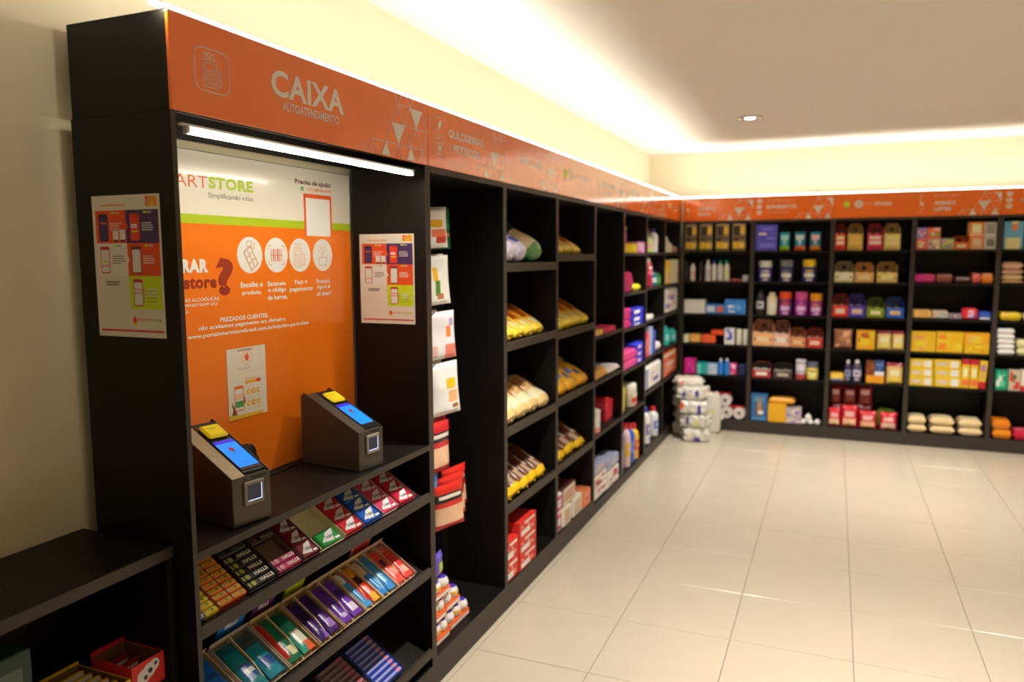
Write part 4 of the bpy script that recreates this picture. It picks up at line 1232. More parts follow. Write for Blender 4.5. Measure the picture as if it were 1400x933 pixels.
# ---------------------------------------------------------------- white packs piled on the floor in the corner
def soft_pack(label, x, yv, z, w, d, h, rz, seed, mark):
    t = thing('toilet_roll_pack', label, 'toilet paper', (x, yv, z), rz, 'large white packs piled in the corner')
    rnd = random.Random(seed)
    n1, n2, n3 = 14, 12, 7
    F_ = mat('e6e2da', 0.25, grain=0.05, scale=18, bump=0.9)
    m = MB()
    def pos(a, b, c):
        e = .5
        r = (abs(a) ** 6 + abs(b) ** 6 + abs(c) ** 4) ** (1 / 6)
        k = 1 / max(r, .8) if r > .8 else 1 / .8
        lump = 1 + .05 * math.cos(6.28 * a) * math.cos(6.28 * b) + .035 * math.sin(5 * c + 9 * a + seed) + .02 * math.sin(13 * b + 7 * c + seed)
        return (a * w / 2 * min(1, k) * lump, b * d / 2 * min(1, k) * lump, h / 2 + c * h / 2 * min(1, k) * (1 if c < 0 else lump))
    def face(fix, sgn, ax1, ax2, na, nb):
        b0 = len(m.v)
        for i in range(na + 1):
            for j in range(nb + 1):
                p = [0, 0, 0]; p[fix] = sgn; p[ax1] = -1 + 2 * i / na; p[ax2] = -1 + 2 * j / nb
                m.v.append(pos(*p))
        for i in range(na):
            for j in range(nb):
                q = (b0 + i * (nb + 1) + j, b0 + (i + 1) * (nb + 1) + j, b0 + (i + 1) * (nb + 1) + j + 1, b0 + i * (nb + 1) + j + 1)
                up = (sgn > 0) != (fix == 1)
                m.f.append(q if up else tuple(reversed(q))); m.m.append(m.mi(F_))
    face(0, -1, 1, 2, n2, n3); face(0, 1, 1, 2, n2, n3); face(1, -1, 0, 2, n1, n3); face(1, 1, 0, 2, n1, n3); face(2, -1, 0, 1, n1, n2); face(2, 1, 0, 1, n1, n2)
    m.build('wrapper', t, True)
    m = MB()
    for (a, b, c, e, hx) in mark:
        m.fr(a * w, b * w, c * h, e * h, -d / 2 * 1.035, ink(hx))
    if mark:
        m.build('printed_label', t)
    # twisted film ears
    for s_ in (-1, 1):
        MB().tube([(s_ * w * .47, 0, h * .5), (s_ * w * .53, .01, h * .46), (s_ * w * .57, .0, h * .34)], .014, F_, 6).build('twisted_end', t, True)
    return t
PURP, RD, YL = '3a3090', 'd84a30', 'e0c870'
hp = [
 ('white toilet roll pack with violet mark, bottom of the corner pile, room side', .255, 5.65, .0005, .235, .24, .122, .25, [(-.12, .12, .1, .35, PURP)]),
 ('white toilet roll pack, bottom of the corner pile, cabinet side', .12, 5.88, .0005, .2, .19, .122, -.12, []),
 ('white toilet roll pack with yellow mark, second layer, room side', .255, 5.66, .1235, .24, .24, .122, -.18, [(-.2, -.1, .3, .85, PURP), (.12, .24, .2, .6, YL)]),
 ('plain white toilet roll pack, second layer, cabinet side', .12, 5.90, .1235, .2, .19, .122, .2, []),
 ('white toilet roll pack with orange corner, third layer', .235, 5.66, .2465, .25, .24, .122, .12, [(-.46, -.34, .45, .9, RD), (.14, .26, .1, .7, PURP)]),
 ('plain white toilet roll pack, third layer, cabinet side', .12, 5.91, .2465, .2, .18, .122, -.25, []),
 ('white toilet roll pack with three violet marks, fourth layer', .225, 5.68, .3695, .25, .24, .115, -.14, [(-.25, -.15, .3, .65, PURP), (-.02, .08, .45, .8, PURP), (.22, .34, .4, .85, PURP)]),
 ('plain white toilet roll pack, fourth layer, cabinet side', .12, 5.91, .3695, .2, .17, .11, .15, []),
 ('small white pack on top of the corner pile', .17, 5.74, .4855, .24, .22, .075, .3, [(-.4, -.25, .3, .55, RD)]),
 ('white pack standing in the corner behind the pile', .335, 5.985, .0005, .19, .11, .38, .05, [(.1, .25, .5, .6, YL)]),
]
for i, q in enumerate(hp):
    soft_pack(q[0], *q[1:8], i + 1, q[8])
ITEMS = [
 ('B1', 0, [
  ('box', 0.041, 0.109, 0.264, 0.09, 0.0, 0, 'tea', '7c7058 2b2018 f0ac20 b8a884', 'carton', 'box', 'tall dark carton with yellow lower panel', 1, 0),
  ('box', 0.174, 0.119, 0.261, 0.09, 0.0, 0, 'tea', '7c7058 2b2018 f0ac20 b8a884', 'carton', 'box', 'tall dark carton with yellow lower panel', 1, 0),
  ('box', 0.325, 0.12, 0.258, 0.09, 0.0, 0, 'tea', '7c7058 2b2018 f0ac20 b8a884', 'carton', 'box', 'tall dark carton with yellow lower panel', 1, 0),
  ('box', 0.474, 0.119, 0.255, 0.09, 0.0, 0, 'tea', '7c7058 2b2018 f0ac20 b8a884', 'carton', 'box', 'tall dark carton with yellow lower panel', 1, 0),
 ]),
 ('B1', 1, [
  ('bottle', 0.041, 0.034, 0.191, 0, 0.0, 0, 'bands', '1d1a1c 3a2c34 1d1a1c', 'bottle', 'bottle', 'slim black bottle', 1, 0),
  ('bottle', 0.088, 0.052, 0.169, 0, 0.0, 0, 'bands', 'ded8d4 d8a0ac ded8d4', 'bottle', 'bottle', 'white bottle with pale pink print', 1, 0),
  ('bottle', 0.173, 0.04, 0.186, 0, 0.0, 0, 'bands', '1f1a20 1f1a20 6b6a20', 'bottle', 'bottle', 'slim black bottle with olive foot', 1, 0),
  ('bottle', 0.228, 0.055, 0.202, 0, 0.0, 0, 'cap', 'e6e0d6 e6e0d6 b9b0c4', 'shampoo_bottle', 'bottle', 'white shampoo bottle with white cap', 1, 0),
  ('bottle', 0.288, 0.049, 0.197, 0, 0.0, 0, 'cap', 'e6e0d6 3d4fae e6e0d6', 'shampoo_bottle', 'bottle', 'white shampoo bottle with blue cap', 1, 0),
  ('bottle', 0.343, 0.051, 0.196, 0, 0.0, 0, 'cap', 'e6e0d6 128a76 e6e0d6', 'shampoo_bottle', 'bottle', 'white shampoo bottle with teal cap', 1, 0),
  ('bottle', 0.399, 0.057, 0.2, 0, 0.0, 0, 'cap', 'e6e0d6 0c8f72 c8d090', 'shampoo_bottle', 'bottle', 'white shampoo bottle with teal cap', 1, 0),
  ('can', 0.459, 0.036, 0.026, 0, 0.0, 0, 'plain', 'a0404a c06a70', 'small_tin', 'tin', 'small low red tin', 1, 0),
  ('can', 0.496, 0.037, 0.026, 0, 0.0, 0, 'plain', 'a0404a c06a70', 'small_tin', 'tin', 'small low red tin', 1, 0),
  ('can', 0.534, 0.035, 0.025, 0, 0.0, 0, 'plain', 'a0404a c06a70', 'small_tin', 'tin', 'small low red tin', 1, 0),
  ('jar', 0.571, 0.061, 0.058, 0, 0.0, 0, 'lid', '9fb0cf e2e2e2', 'cream_jar', 'jar', 'pale blue plastic jar with white lid', 1, 0),
 ]),
 ('B1', 2, [
  ('box', 0.041, 0.2, 0.13, 0, 0.0, 0, 'txt', 'ddd5c6 ece6da', 'carton', 'box', 'long white carton', 1, 0),
  ('box', 0.244, 0.102, 0.091, 0, 0.0, 0, 'mid', '2c6fb4 b8c2dc', 'carton', 'box', 'blue and white carton', 1, 0),
  ('box', 0.347, 0.069, 0.09, 0, 0.0, 0, 'mid', '3a6aa4 d5552e', 'carton', 'box', 'orange red carton', 1, 0),
  ('box', 0.418, 0.195, 0.136, 0, 0.0, 0, 'mix', '2f74c4 5a9ad8 d8dcec 2f74c4', 'carton', 'box', 'bright blue carton with white corner', 1, 0),
 ]),
 ('B1', 3, [
  ('pack', 0.041, 0.052, 0.081, 0, 0.0, 0, 'plain', 'd8cfae e4dcc4', 'soap_pack', 'pack', 'cream soap pack', 1, 0),
  ('pack', 0.096, 0.105, 0.087, 0, 0.0, 0, 'mix', 'e09a48 d8b03a e8a060', 'sponge_pack', 'pack', 'yellow orange sponge pack', 1, 0),
  ('pack', 0.205, 0.139, 0.086, 0, 0.0, 0, 'plain', 'e0552c d8481f', 'cloth_pack', 'pack', 'flat orange red pack', 1, 0),
  ('pack', 0.3, 0.117, 0.045, 0, 0.086, 0, 'plain', 'df4a22 e86a3a', 'cloth_pack', 'pack', 'orange red pack lying on another', 1, 0),
  ('box', 0.426, 0.092, 0.152, 0, 0.0, 0, 'mix', 'dcd8dc 4a4fb0 dcd8dc', 'carton', 'box', 'white carton with blue stripe', 1, 0),
  ('roll', 0.53, 0.054, 0.149, 0, 0.0, 0, 'plain', 'dedccb dedccb', 'paper_roll', 'roll', 'standing white roll', 1, 0),
  ('roll', 0.591, 0.048, 0.148, 0, 0.0, 0, 'plain', 'dedccb dedccb', 'paper_roll', 'roll', 'standing white roll', 1, 0),
 ]),
 ('B1', 4, [
  ('box', 0.055, 0.107, 0.146, 0, 0.0, 0, 'mix', 'c21f86 d84aa0 c21f86', 'carton', 'box', 'magenta carton', 1, 0),
  ('box', 0.172, 0.102, 0.107, 0, 0.0, 0, 'mix', '1f9a94 7fd0c4 1f9a94', 'carton', 'box', 'teal carton', 1, 0),
  ('box', 0.276, 0.093, 0.103, 0, 0.0, 0, 'txt', '8fb2cf d0dcec', 'carton', 'box', 'pale blue carton', 1, 0),
  ('bottle', 0.369, 0.055, 0.157, 0, 0.0, 0, 'cap', '1f6fc0 e8e8e8 1f6fc0', 'bottle', 'bottle', 'blue bottle with white cap', 1, 0),
  ('bottle', 0.426, 0.056, 0.16, 0, 0.0, 0, 'cap', '1f6fc0 e8e8e8 2a80cc', 'bottle', 'bottle', 'blue bottle with white cap', 1, 0),
  ('pouch', 0.477, 0.071, 0.121, 0, 0.0, 0, 'mix', 'c43a7a e0b0c8 c43a7a', 'pouch', 'pouch', 'pink and white pouch', 1, 0),
  ('pack', 0.554, 0.079, 0.112, 0, 0.0, 0, 'plain', '1c2348 2a356a', 'pack', 'pack', 'navy blue pack', 1, 0),
 ]),
 ('B1', 5, [
  ('tp', 0.149, 0.127, 0.131, 0, 0.0, 0, 'plain', 'e6dedb c02a30', 'toilet_paper_pack', 'toilet paper', 'toilet roll pack with red top', 1, 0),
  ('tp', 0.276, 0.126, 0.114, 0, 0.0, 0, 'plain', 'e6dedb c02a30', 'toilet_paper_pack', 'toilet paper', 'toilet roll pack with red top', 1, 0),
  ('tp', 0.406, 0.233, 0.115, 0, 0.0, 0, 'plain', 'e6dedb c02a30', 'toilet_paper_pack', 'toilet paper', 'toilet roll pack with red top', 2, 0),
  ('tp', 0.267, 0.241, 0.12, 0, 0.114, 0, 'plain', 'e6dedb c02a30', 'toilet_paper_pack', 'toilet paper', 'toilet roll pack with red top, lying on top', 2, 0),
 ]),
 ('B2', 0, [
  ('box', 0.683, 0.188, 0.242, 0.08, 0.0, 0, 'txt', '4a46b8 6a68cc d8d4a0', 'carton', 'box', 'large violet blue carton', 1, 0),
  ('pouch', 0.892, 0.088, 0.168, 0, 0.0, 0, 'foot', '1f8fa8 9fd8e0 8fc020', 'pouch', 'pouch', 'teal standing pouch with lime foot', 1, 0),
  ('pouch', 1.02, 0.093, 0.168, 0, 0.0, 0, 'foot', '1c7fa0 c0dce8 e8603a', 'pouch', 'pouch', 'teal standing pouch with coral foot', 1, 0),
  ('pouch', 1.151, 0.091, 0.168, 0, 0.0, 0, 'foot', '1c7a9c d8a0a0 f08020', 'pouch', 'pouch', 'teal standing pouch with orange foot', 1, 0),
 ]),
 ('B2', 1, [
  ('jar', 0.712, 0.125, 0.193, 0, 0.0, 0, 'lid', '332c88 c4c8c6 d8d0c8', 'supplement_jar', 'jar', 'navy supplement jar with silver lid', 1, 0),
  ('jar', 0.899, 0.12, 0.198, 0, 0.0, 0, 'lid', '2c3068 70787a d0d0d0', 'supplement_jar', 'jar', 'navy supplement jar with grey lid', 1, 0),
  ('jar', 1.093, 0.122, 0.203, 0, 0.0, 0, 'lid', '2c2a7c e0b41a d8d4c8', 'supplement_jar', 'jar', 'navy supplement jar with yellow lid', 1, 0),
 ]),
 ('B2', 2, [
  ('bottle', 0.7, 0.077, 0.228, 0, 0.0, 0, 'bands', '2a282c b0b0b8 2a282c', 'bottle', 'bottle', 'dark bottle with silver label', 1, 0),
  ('bottle', 0.796, 0.093, 0.208, 0, 0.0, 0, 'bands', 'd6c6b0 e0d4c0 d6c6b0', 'bottle', 'bottle', 'beige bottle with rounded shoulder', 1, 0),
  ('jar', 0.901, 0.114, 0.215, 0, 0.0, 0, 'lid', '6c2272 e0481c c8a0d0', 'supplement_jar', 'jar', 'purple supplement jar with red orange lid', 1, 0),
  ('jar', 1.039, 0.114, 0.215, 0, 0.0, 0, 'lid', '8c2a8a c04a90 d0a8d8', 'supplement_jar', 'jar', 'purple supplement jar with pink lid', 1, 0),
  ('jar', 1.166, 0.113, 0.203, 0, 0.0, 0, 'lid', '84247c f08a10 d8a8d0', 'supplement_jar', 'jar', 'purple supplement jar with orange lid', 1, 0),
 ]),
 ('B2', 3, [
  ('disp', 0.681, 0.183, 0.243, 0, 0.0, 0, 'disp', 'dc9a6a 7a5040 e8b890', 'display_carton', 'box', 'open display carton with peach front', 1, 0),
  ('disp', 0.866, 0.14, 0.235, 0, 0.0, 0, 'disp', 'd8a090 6a4038 e8c8b8', 'display_carton', 'box', 'open display carton with pale pink front', 1, 0),
  ('disp', 1.009, 0.135, 0.172, 0, 0.0, 0, 'disp', 'c08050 704020 e0a880', 'display_carton', 'box', 'brown display carton holding peach packs', 1, 0),
  ('disp', 1.155, 0.137, 0.176, 0, 0.0, 0, 'disp', 'b02c24 6a2018 d8a898', 'display_carton', 'box', 'red display carton with cream packs', 1, 0),
 ]),
 ('B2', 4, [
  ('disp', 0.691, 0.162, 0.14, 0, 0.0, 0, 'disp', 'a83030 1c1614 d8d0c8', 'display_carton', 'box', 'black display carton with red and white print', 1, 0),
  ('disp', 0.878, 0.162, 0.134, 0, 0.0, 0, 'disp', '4a3a36 181412 a09890', 'display_carton', 'box', 'black display carton with grey print', 1, 0),
  ('can', 1.067, 0.092, 0.181, 0, 0.0, 0, 'foot', 'a09aa8 c8c4d0 a03a40', 'tin', 'tin', 'grey violet tin with red foot', 1, 0),
  ('jar', 1.165, 0.099, 0.162, 0, 0.0, 0, 'lid', 'd8b848 5a5c70 e8d890', 'jar', 'jar', 'yellow jar with slate lid', 1, 0),
 ]),
 ('B2', 5, [
  ('box', 0.685, 0.149, 0.252, 0, 0.0, 0, 'dog', '2a5f94 5a4a3a a07850', 'carton', 'box', 'blue carton with brown picture', 1, 0),
  ('box', 0.84, 0.162, 0.058, 0.16, 0.0, 0, 'plain', 'e09a14 e8a828', 'carton', 'box', 'orange yellow carton, lowest of its stack', 1, 0),
  ('box', 0.84, 0.16, 0.063, 0.16, 0.058, 0, 'plain', 'e29c14 e8a828', 'carton', 'box', 'orange yellow carton, middle of its stack', 1, 0),
  ('box', 0.84, 0.16, 0.056, 0.16, 0.121, 0, 'plain', 'e09a14 e8a828', 'carton', 'box', 'orange yellow carton, top of its stack', 1, 0),
  ('flat', 0.838, 0.242, 0.05, 0, 0.177, 0, 'plain', 'dc9210 e8a020', 'flat_bag', 'bag', 'orange yellow bag lying across cartons', 1, 0),
  ('box', 0.999, 0.137, 0.059, 0, 0.0, 0, 'mix', 'a8a0a0 8878a8 c8c0b8', 'carton', 'box', 'grey and violet carton under another', 1, 0),
  ('box', 0.999, 0.134, 0.088, 0, 0.059, 0, 'mix', 'a49c9c 8070a8 c8c0b8', 'carton', 'box', 'grey and violet carton on another', 1, 0),
  ('ball', 1.122, 0.057, 0.028, 0, 0.0, 0, 'plain', 'e4dfcf e4dfcf', 'white_pack', 'pack', 'small rounded white pack', 1, 0),
  ('ball', 1.163, 0.06, 0.068, 0, 0.028, 0, 'plain', 'e4dfcf e4dfcf', 'white_pack', 'pack', 'small rounded white pack on another', 1, 0),
  ('ball', 1.184, 0.056, 0.027, 0, 0.0, 0, 'plain', 'e4dfcf e4dfcf', 'white_pack', 'pack', 'small rounded white pack', 1, 0),
  ('ball', 1.243, 0.059, 0.05, 0, 0.0, 0, 'plain', 'e4dfcf e4dfcf', 'white_pack', 'pack', 'small rounded white pack', 1, 0),
 ]),
 ('B3', 0, [
  ('disp', 1.359, 0.085, 0.241, 0, 0.0, 0, 'disp2', 'c0281c 7a1c14 e0c0a0', 'display_carton', 'box', 'tall red open display carton', 1, 0),
  ('disp', 1.461, 0.124, 0.238, 0, 0.0, 0, 'disp2', 'b89848 907838 c8a858', 'display_carton', 'box', 'tall gold open display carton', 1, 0),
  ('disp', 1.62, 0.121, 0.235, 0, 0.0, 0, 'disp2', 'b81a4c 8a1030 e0b8a8', 'display_carton', 'box', 'tall magenta open display carton', 1, 0),
  ('disp', 1.752, 0.128, 0.232, 0, 0.0, 0, 'disp2', 'c8b468 a08c50 d8c888', 'display_carton', 'box', 'tall cream open display carton', 1, 0),
 ]),
 ('B3', 1, [
  ('disp', 1.366, 0.156, 0.184, 0, 0.0, 0, 'disp', 'dccca4 7a6e58 ece0c0', 'display_carton', 'box', 'ivory open display carton with grey hood', 1, 0),
  ('disp', 1.531, 0.154, 0.176, 0, 0.0, 0, 'disp', 'd8a468 c08e58 e8c090', 'display_carton', 'box', 'peach open display carton', 1, 0),
  ('disp', 1.708, 0.163, 0.181, 0, 0.0, 0, 'disp', 'd4b468 94763c e8d498', 'display_carton', 'box', 'straw yellow open display carton', 1, 0),
 ]),
 ('B3', 2, [
  ('disp', 1.359, 0.13, 0.2, 0, 0.0, 0, 'disp', 'd8301a 701410 e8c0b0', 'display_carton', 'box', 'bright red open display carton', 1, 0),
  ('disp', 1.493, 0.137, 0.203, 0, 0.0, 0, 'disp', '4438a8 302a78 d0b0a0', 'display_carton', 'box', 'violet blue open display carton', 1, 0),
  ('disp', 1.641, 0.141, 0.169, 0, 0.0, 0, 'disp', '748c10 4a5a0c d0d8a0', 'display_carton', 'box', 'olive green open display carton', 1, 0),
  ('disp', 1.795, 0.14, 0.176, 0, 0.0, 0, 'disp', '1458b8 103a78 d8a878', 'display_carton', 'box', 'strong blue open display carton', 1, 0),
 ]),
 ('B3', 3, [
  ('pouch', 1.382, 0.154, 0.177, 0, 0.0, 0, 'mix', '8a5840 c89a78 a87050', 'pouch', 'pouch', 'brown snack pouch with cream foot', 1, 0),
  ('box', 1.569, 0.15, 0.17, 0, 0.0, 0, 'mix', 'd09a1a e8b820 a85020', 'carton', 'box', 'yellow carton with small yellow pack', 1, 0),
  ('pouch', 1.732, 0.117, 0.175, 0, 0.0, 0, 'top', 'd8b878 e0c060 7a2030', 'pouch', 'pouch', 'cream pouch with dark red top', 1, 0),
  ('pouch', 1.851, 0.102, 0.175, 0, 0.0, 0, 'top', 'd8b878 e0c060 7a2030', 'pouch', 'pouch', 'cream pouch with dark red top', 1, 0),
 ]),
 ('B3', 4, [
  ('pack', 1.359, 0.121, 0.075, 0, 0.0, 0, 'foot', 'e0a830 f0c860 3a5aa0', 'flat_pack', 'pack', 'yellow pack with blue foot', 1, 0),
  ('bottle', 1.482, 0.056, 0.196, 0, 0.0, 0, 'cap', '34304a e0d8d8 8088b0', 'sauce_bottle', 'bottle', 'dark sauce bottle with white cap', 1, 0),
  ('bottle', 1.548, 0.075, 0.2, 0, 0.0, 0, 'cap', '4a4458 d8c8c8 b8b0c8', 'sauce_bottle', 'bottle', 'dark sauce bottle with red and white cap', 1, 0),
  ('box', 1.659, 0.147, 0.072, 0.12, 0.0, 0, 'plain', 'e88a18 f0a030', 'tray_carton', 'box', 'orange tray carton', 1, 0),
  ('box', 1.657, 0.068, 0.129, 0.09, 0.072, 0, 'mix', '6a3418 8a4a20 6a3418', 'carton', 'box', 'brown carton in orange tray', 1, 0),
  ('box', 1.727, 0.075, 0.132, 0.09, 0.072, 0, 'foot', '2a4a80 4a6aa0 c8ccd8', 'carton', 'box', 'blue carton in orange tray', 1, 0),
  ('pouch', 1.819, 0.136, 0.189, 0, 0.0, 0, 'top', 'd8b070 e0b848 8a2030', 'pouch', 'pouch', 'cream and yellow pouch with red top', 1, 0),
 ]),
 ('B3', 5, [
  ('sbag', 1.374, 0.099, 0.19, 0, 0.0, 0.1, 'plain', '5a1418 6a1a1a', 'snack_bag', 'bag', 'low dark red bag behind front row', 1, 0),
  ('sbag', 1.487, 0.111, 0.19, 0, 0.0, 0.1, 'plain', '5a1418 6a1a1a', 'snack_bag', 'bag', 'low dark red bag behind front row', 1, 0),
  ('sbag', 1.604, 0.122, 0.19, 0, 0.0, 0.1, 'plain', '5a1418 6a1a1a', 'snack_bag', 'bag', 'low dark red bag behind front row', 1, 0),
  ('sbag', 1.368, 0.099, 0.177, 0, 0.19, 0.1, 'chips', '7a1a20 8a3a30', 'snack_bag', 'bag', 'dark red snack bag on the back stack', 1, 0),
  ('sbag', 1.479, 0.113, 0.171, 0, 0.19, 0.1, 'chips', '7a1a20 8a3a30', 'snack_bag', 'bag', 'dark red snack bag on the back stack', 1, 0),
  ('sbag', 1.605, 0.121, 0.192, 0, 0.19, 0.1, 'chips', '7a1a20 8a3a30', 'snack_bag', 'bag', 'dark red snack bag on the back stack', 1, 0),
  ('sbag', 1.359, 0.106, 0.167, 0, 0.0, 0, 'chips', 'c02430 e8b090 e0a040', 'snack_bag', 'bag', 'glossy red snack bag', 1, 0),
  ('sbag', 1.473, 0.133, 0.194, 0, 0.0, 0, 'chips', 'b82028 e0a888 e0a040', 'snack_bag', 'bag', 'glossy red snack bag', 1, 0),
  ('sbag', 1.62, 0.141, 0.156, 0, 0.0, 0, 'chips', 'b81c28 e0a080 d89040', 'snack_bag', 'bag', 'glossy red snack bag', 1, 0),
  ('sbag', 1.789, 0.135, 0.156, 0, 0.0, 0, 'chips', 'c01c30 e8b0a0 d89050', 'snack_bag', 'bag', 'glossy red snack bag', 1, 0),
  ('flat', 1.756, 0.178, 0.17, 0, 0.0, 0.12, 'mix', '44601a 5a7a24 8a9a50', 'flat_pack', 'pack', 'olive green flat pack behind red bag', 1, 0),
 ]),
 ('B4', 0, [
  ('box', 2.001, 0.082, 0.097, 0, 0.0, 0, 'mix', 'd06050 d8c8a8 e87848 b0a860', 'carton', 'box', 'multicolour carton', 1, 0),
  ('box', 2.085, 0.102, 0.096, 0, 0.0, 0, 'mix', 'b89888 d8c8a8 70507a d8c0a0', 'carton', 'box', 'multicolour carton', 1, 0),
  ('box', 2.001, 0.077, 0.092, 0, 0.097, 0, 'mix', '8a78c0 d8b0b8 c84030 b0a0d0', 'carton', 'box', 'violet and red carton', 1, 0),
  ('box', 2.08, 0.102, 0.092, 0, 0.096, 0, 'mix', 'd86048 d8c8b8 80a040 e08060', 'carton', 'box', 'coral and green carton', 1, 0),
  ('box', 2.19, 0.094, 0.096, 0, 0.0, 0, 'mix', '9aa878 b080a8 d8c840 60a048', 'carton', 'box', 'small carton with rainbow print', 1, 0),
  ('disp', 2.285, 0.11, 0.116, 0, 0.0, 0, 'disp', 'e0681a c85a14 d0d0b0', 'display_carton', 'box', 'orange tray with clear jars', 1, 0),
  ('box', 2.397, 0.102, 0.108, 0, 0.0, 0, 'square', 'ea721a c8b490', 'carton', 'box', 'orange carton with pale square', 1, 0),
  ('box', 2.389, 0.105, 0.121, 0, 0.108, 0, 'square', 'ee7a1a d8d0a8', 'carton', 'box', 'orange carton with pale square', 1, 0),
  ('box', 2.503, 0.086, 0.103, 0, 0.0, 0, 'square', 'b8b8b4 6a6c58', 'carton', 'box', 'grey carton with dark picture', 1, 0),
  ('box', 2.496, 0.093, 0.123, 0, 0.103, 0, 'square', 'a8a49c 888478', 'carton', 'box', 'grey carton with white band', 1, 0),
 ]),
 ('B4', 1, [
  ('flat', 2.001, 0.066, 0.08, 0, 0.0, 0, 'plain', 'c01c80 d040a0', 'flat_bag', 'bag', 'magenta bag standing bunched', 1, 0),
  ('flat', 2.049, 0.114, 0.078, 0, 0.0, 0, 'mix', 'bc1a70 d84a9a 8a3a80', 'flat_bag', 'bag', 'magenta bag lying flat', 1, 0),
  ('flat', 2.158, 0.139, 0.078, 0, 0.0, 0, 'mix', '7a3a28 a06048 6a2a30', 'flat_bag', 'bag', 'brown biscuit bag', 1, 0),
  ('flat', 2.299, 0.131, 0.058, 0, 0.0, 0, 'mix', '4a241c 7a4438 3a1c18', 'flat_bag', 'bag', 'dark chocolate bag', 1, 0),
  ('flat', 2.429, 0.071, 0.085, 0, 0.0, 0, 'mix', 'cc5248 e08068 cc5248', 'flat_bag', 'bag', 'coral pink bag', 1, 0),
  ('flat', 2.496, 0.093, 0.085, 0, 0.0, 0, 'mix', 'd8781c e89840 d8781c', 'flat_bag', 'bag', 'orange biscuit bag', 1, 0),
 ]),
 ('B4', 2, [
  ('pack', 2.001, 0.147, 0.078, 0, 0.0, 0, 'plain', 'dca45c e8bc80', 'pack', 'pack', 'peach coloured pack', 1, 0),
  ('pack', 2.15, 0.123, 0.074, 0, 0.0, 0, 'mix', 'b8a890 8098b8 d8b890', 'pack', 'pack', 'pale blue and cream pack', 1, 0),
  ('pack', 2.275, 0.099, 0.048, 0, 0.0, 0, 'mix', '8a8498 c8a888 404a70', 'pack', 'pack', 'grey and cream pack', 1, 0),
  ('pack', 2.375, 0.116, 0.097, 0, 0.0, 0, 'mix', 'd0303a c8a8c0 4a4898', 'pack', 'pack', 'red and violet pack', 1, 0),
  ('pack', 2.494, 0.095, 0.071, 0, 0.0, 0, 'foot', '2444a8 3a5ac0 d0d0d8', 'pack', 'pack', 'blue pack with white foot', 1, 0),
 ]),
 ('B4', 3, [
  ('box', 2.001, 0.19, 0.177, 0, 0.0, 0, 'mix', 'e8a81a f0b828 d08c58', 'carton', 'box', 'yellow carton with faint violet print', 1, 0),
  ('box', 2.195, 0.203, 0.18, 0, 0.0, 0, 'mix', 'e8a410 f0b428 e07818', 'carton', 'box', 'yellow carton with orange print', 1, 0),
  ('box', 2.404, 0.185, 0.086, 0, 0.0, 0, 'mix', 'eaa414 f0b428 d88c10', 'carton', 'box', 'yellow carton under another', 1, 0),
  ('box', 2.399, 0.19, 0.092, 0, 0.086, 0, 'mix', 'e89410 f0b428 c8a858', 'carton', 'box', 'orange yellow carton on another', 1, 0),
 ]),
 ('B4', 4, [
  ('box', 2.001, 0.189, 0.08, 0, 0.0, 0, 'oval', 'e8b024 b8a8a8 e8dcd0', 'pasta_carton', 'box', 'yellow pasta carton with grey oval, lowest of its stack', 1, 0),
  ('box', 2.001, 0.185, 0.076, 0, 0.08, 0, 'oval', 'e8b024 b8a8a8 e8dcd0', 'pasta_carton', 'box', 'yellow pasta carton with grey oval, middle of its stack', 1, 0),
  ('box', 2.001, 0.181, 0.078, 0, 0.156, 0, 'oval', 'e8b024 b8a8a8 e8dcd0', 'pasta_carton', 'box', 'yellow pasta carton with grey oval, top of its stack', 1, 0),
  ('box', 2.195, 0.203, 0.086, 0, 0.0, 0, 'oval', 'e8b024 b8a8a8 e8dcd0', 'pasta_carton', 'box', 'yellow pasta carton with grey oval, lowest of its stack', 1, 0),
  ('box', 2.191, 0.204, 0.075, 0, 0.086, 0, 'oval', 'e8b024 b8a8a8 e8dcd0', 'pasta_carton', 'box', 'yellow pasta carton with grey oval, middle of its stack', 1, 0),
  ('box', 2.187, 0.204, 0.077, 0, 0.161, 0, 'oval', 'e8b024 b8a8a8 e8dcd0', 'pasta_carton', 'box', 'yellow pasta carton with grey oval, top of its stack', 1, 0),
  ('box', 2.397, 0.057, 0.25, 0, 0.0, 0, 'top', 'e8a81c d0603a b01c30', 'pasta_carton', 'box', 'upright yellow carton with red top', 1, 0),
  ('box', 2.459, 0.061, 0.246, 0, 0.0, 0, 'top', 'e8a81c d0603a b01c30', 'pasta_carton', 'box', 'upright yellow carton with red top', 1, 0),
  ('box', 2.519, 0.056, 0.24, 0, 0.0, 0, 'foot', 'e8ac20 a07088 b01c24', 'pasta_carton', 'box', 'leaning yellow carton with red foot', 1, 0.05),
 ]),
 ('B4', 5, [
  ('sack', 2.001, 0.16, 0.072, 0, 0.0, 0, 'plain', 'cdb88c d8c8a0', 'grain_sack', 'sack', 'plump beige grain sack, lower of its pair', 1, 0),
  ('sack', 2.001, 0.155, 0.076, 0, 0.072, 0, 'plain', 'cdb88c d8c8a0', 'grain_sack', 'sack', 'plump beige grain sack, upper of its pair', 1, 0),
  ('sack', 2.18, 0.199, 0.072, 0, 0.0, 0, 'plain', 'cdb88c d8c8a0', 'grain_sack', 'sack', 'plump beige grain sack, lower of its pair', 1, 0),
  ('sack', 2.175, 0.199, 0.076, 0, 0.072, 0, 'plain', 'cdb88c d8c8a0', 'grain_sack', 'sack', 'plump beige grain sack, upper of its pair', 1, 0),
  ('sack', 2.396, 0.187, 0.072, 0, 0.0, 0, 'plain', 'cdb88c d8c8a0', 'grain_sack', 'sack', 'plump beige grain sack, lower of its pair', 1, 0),
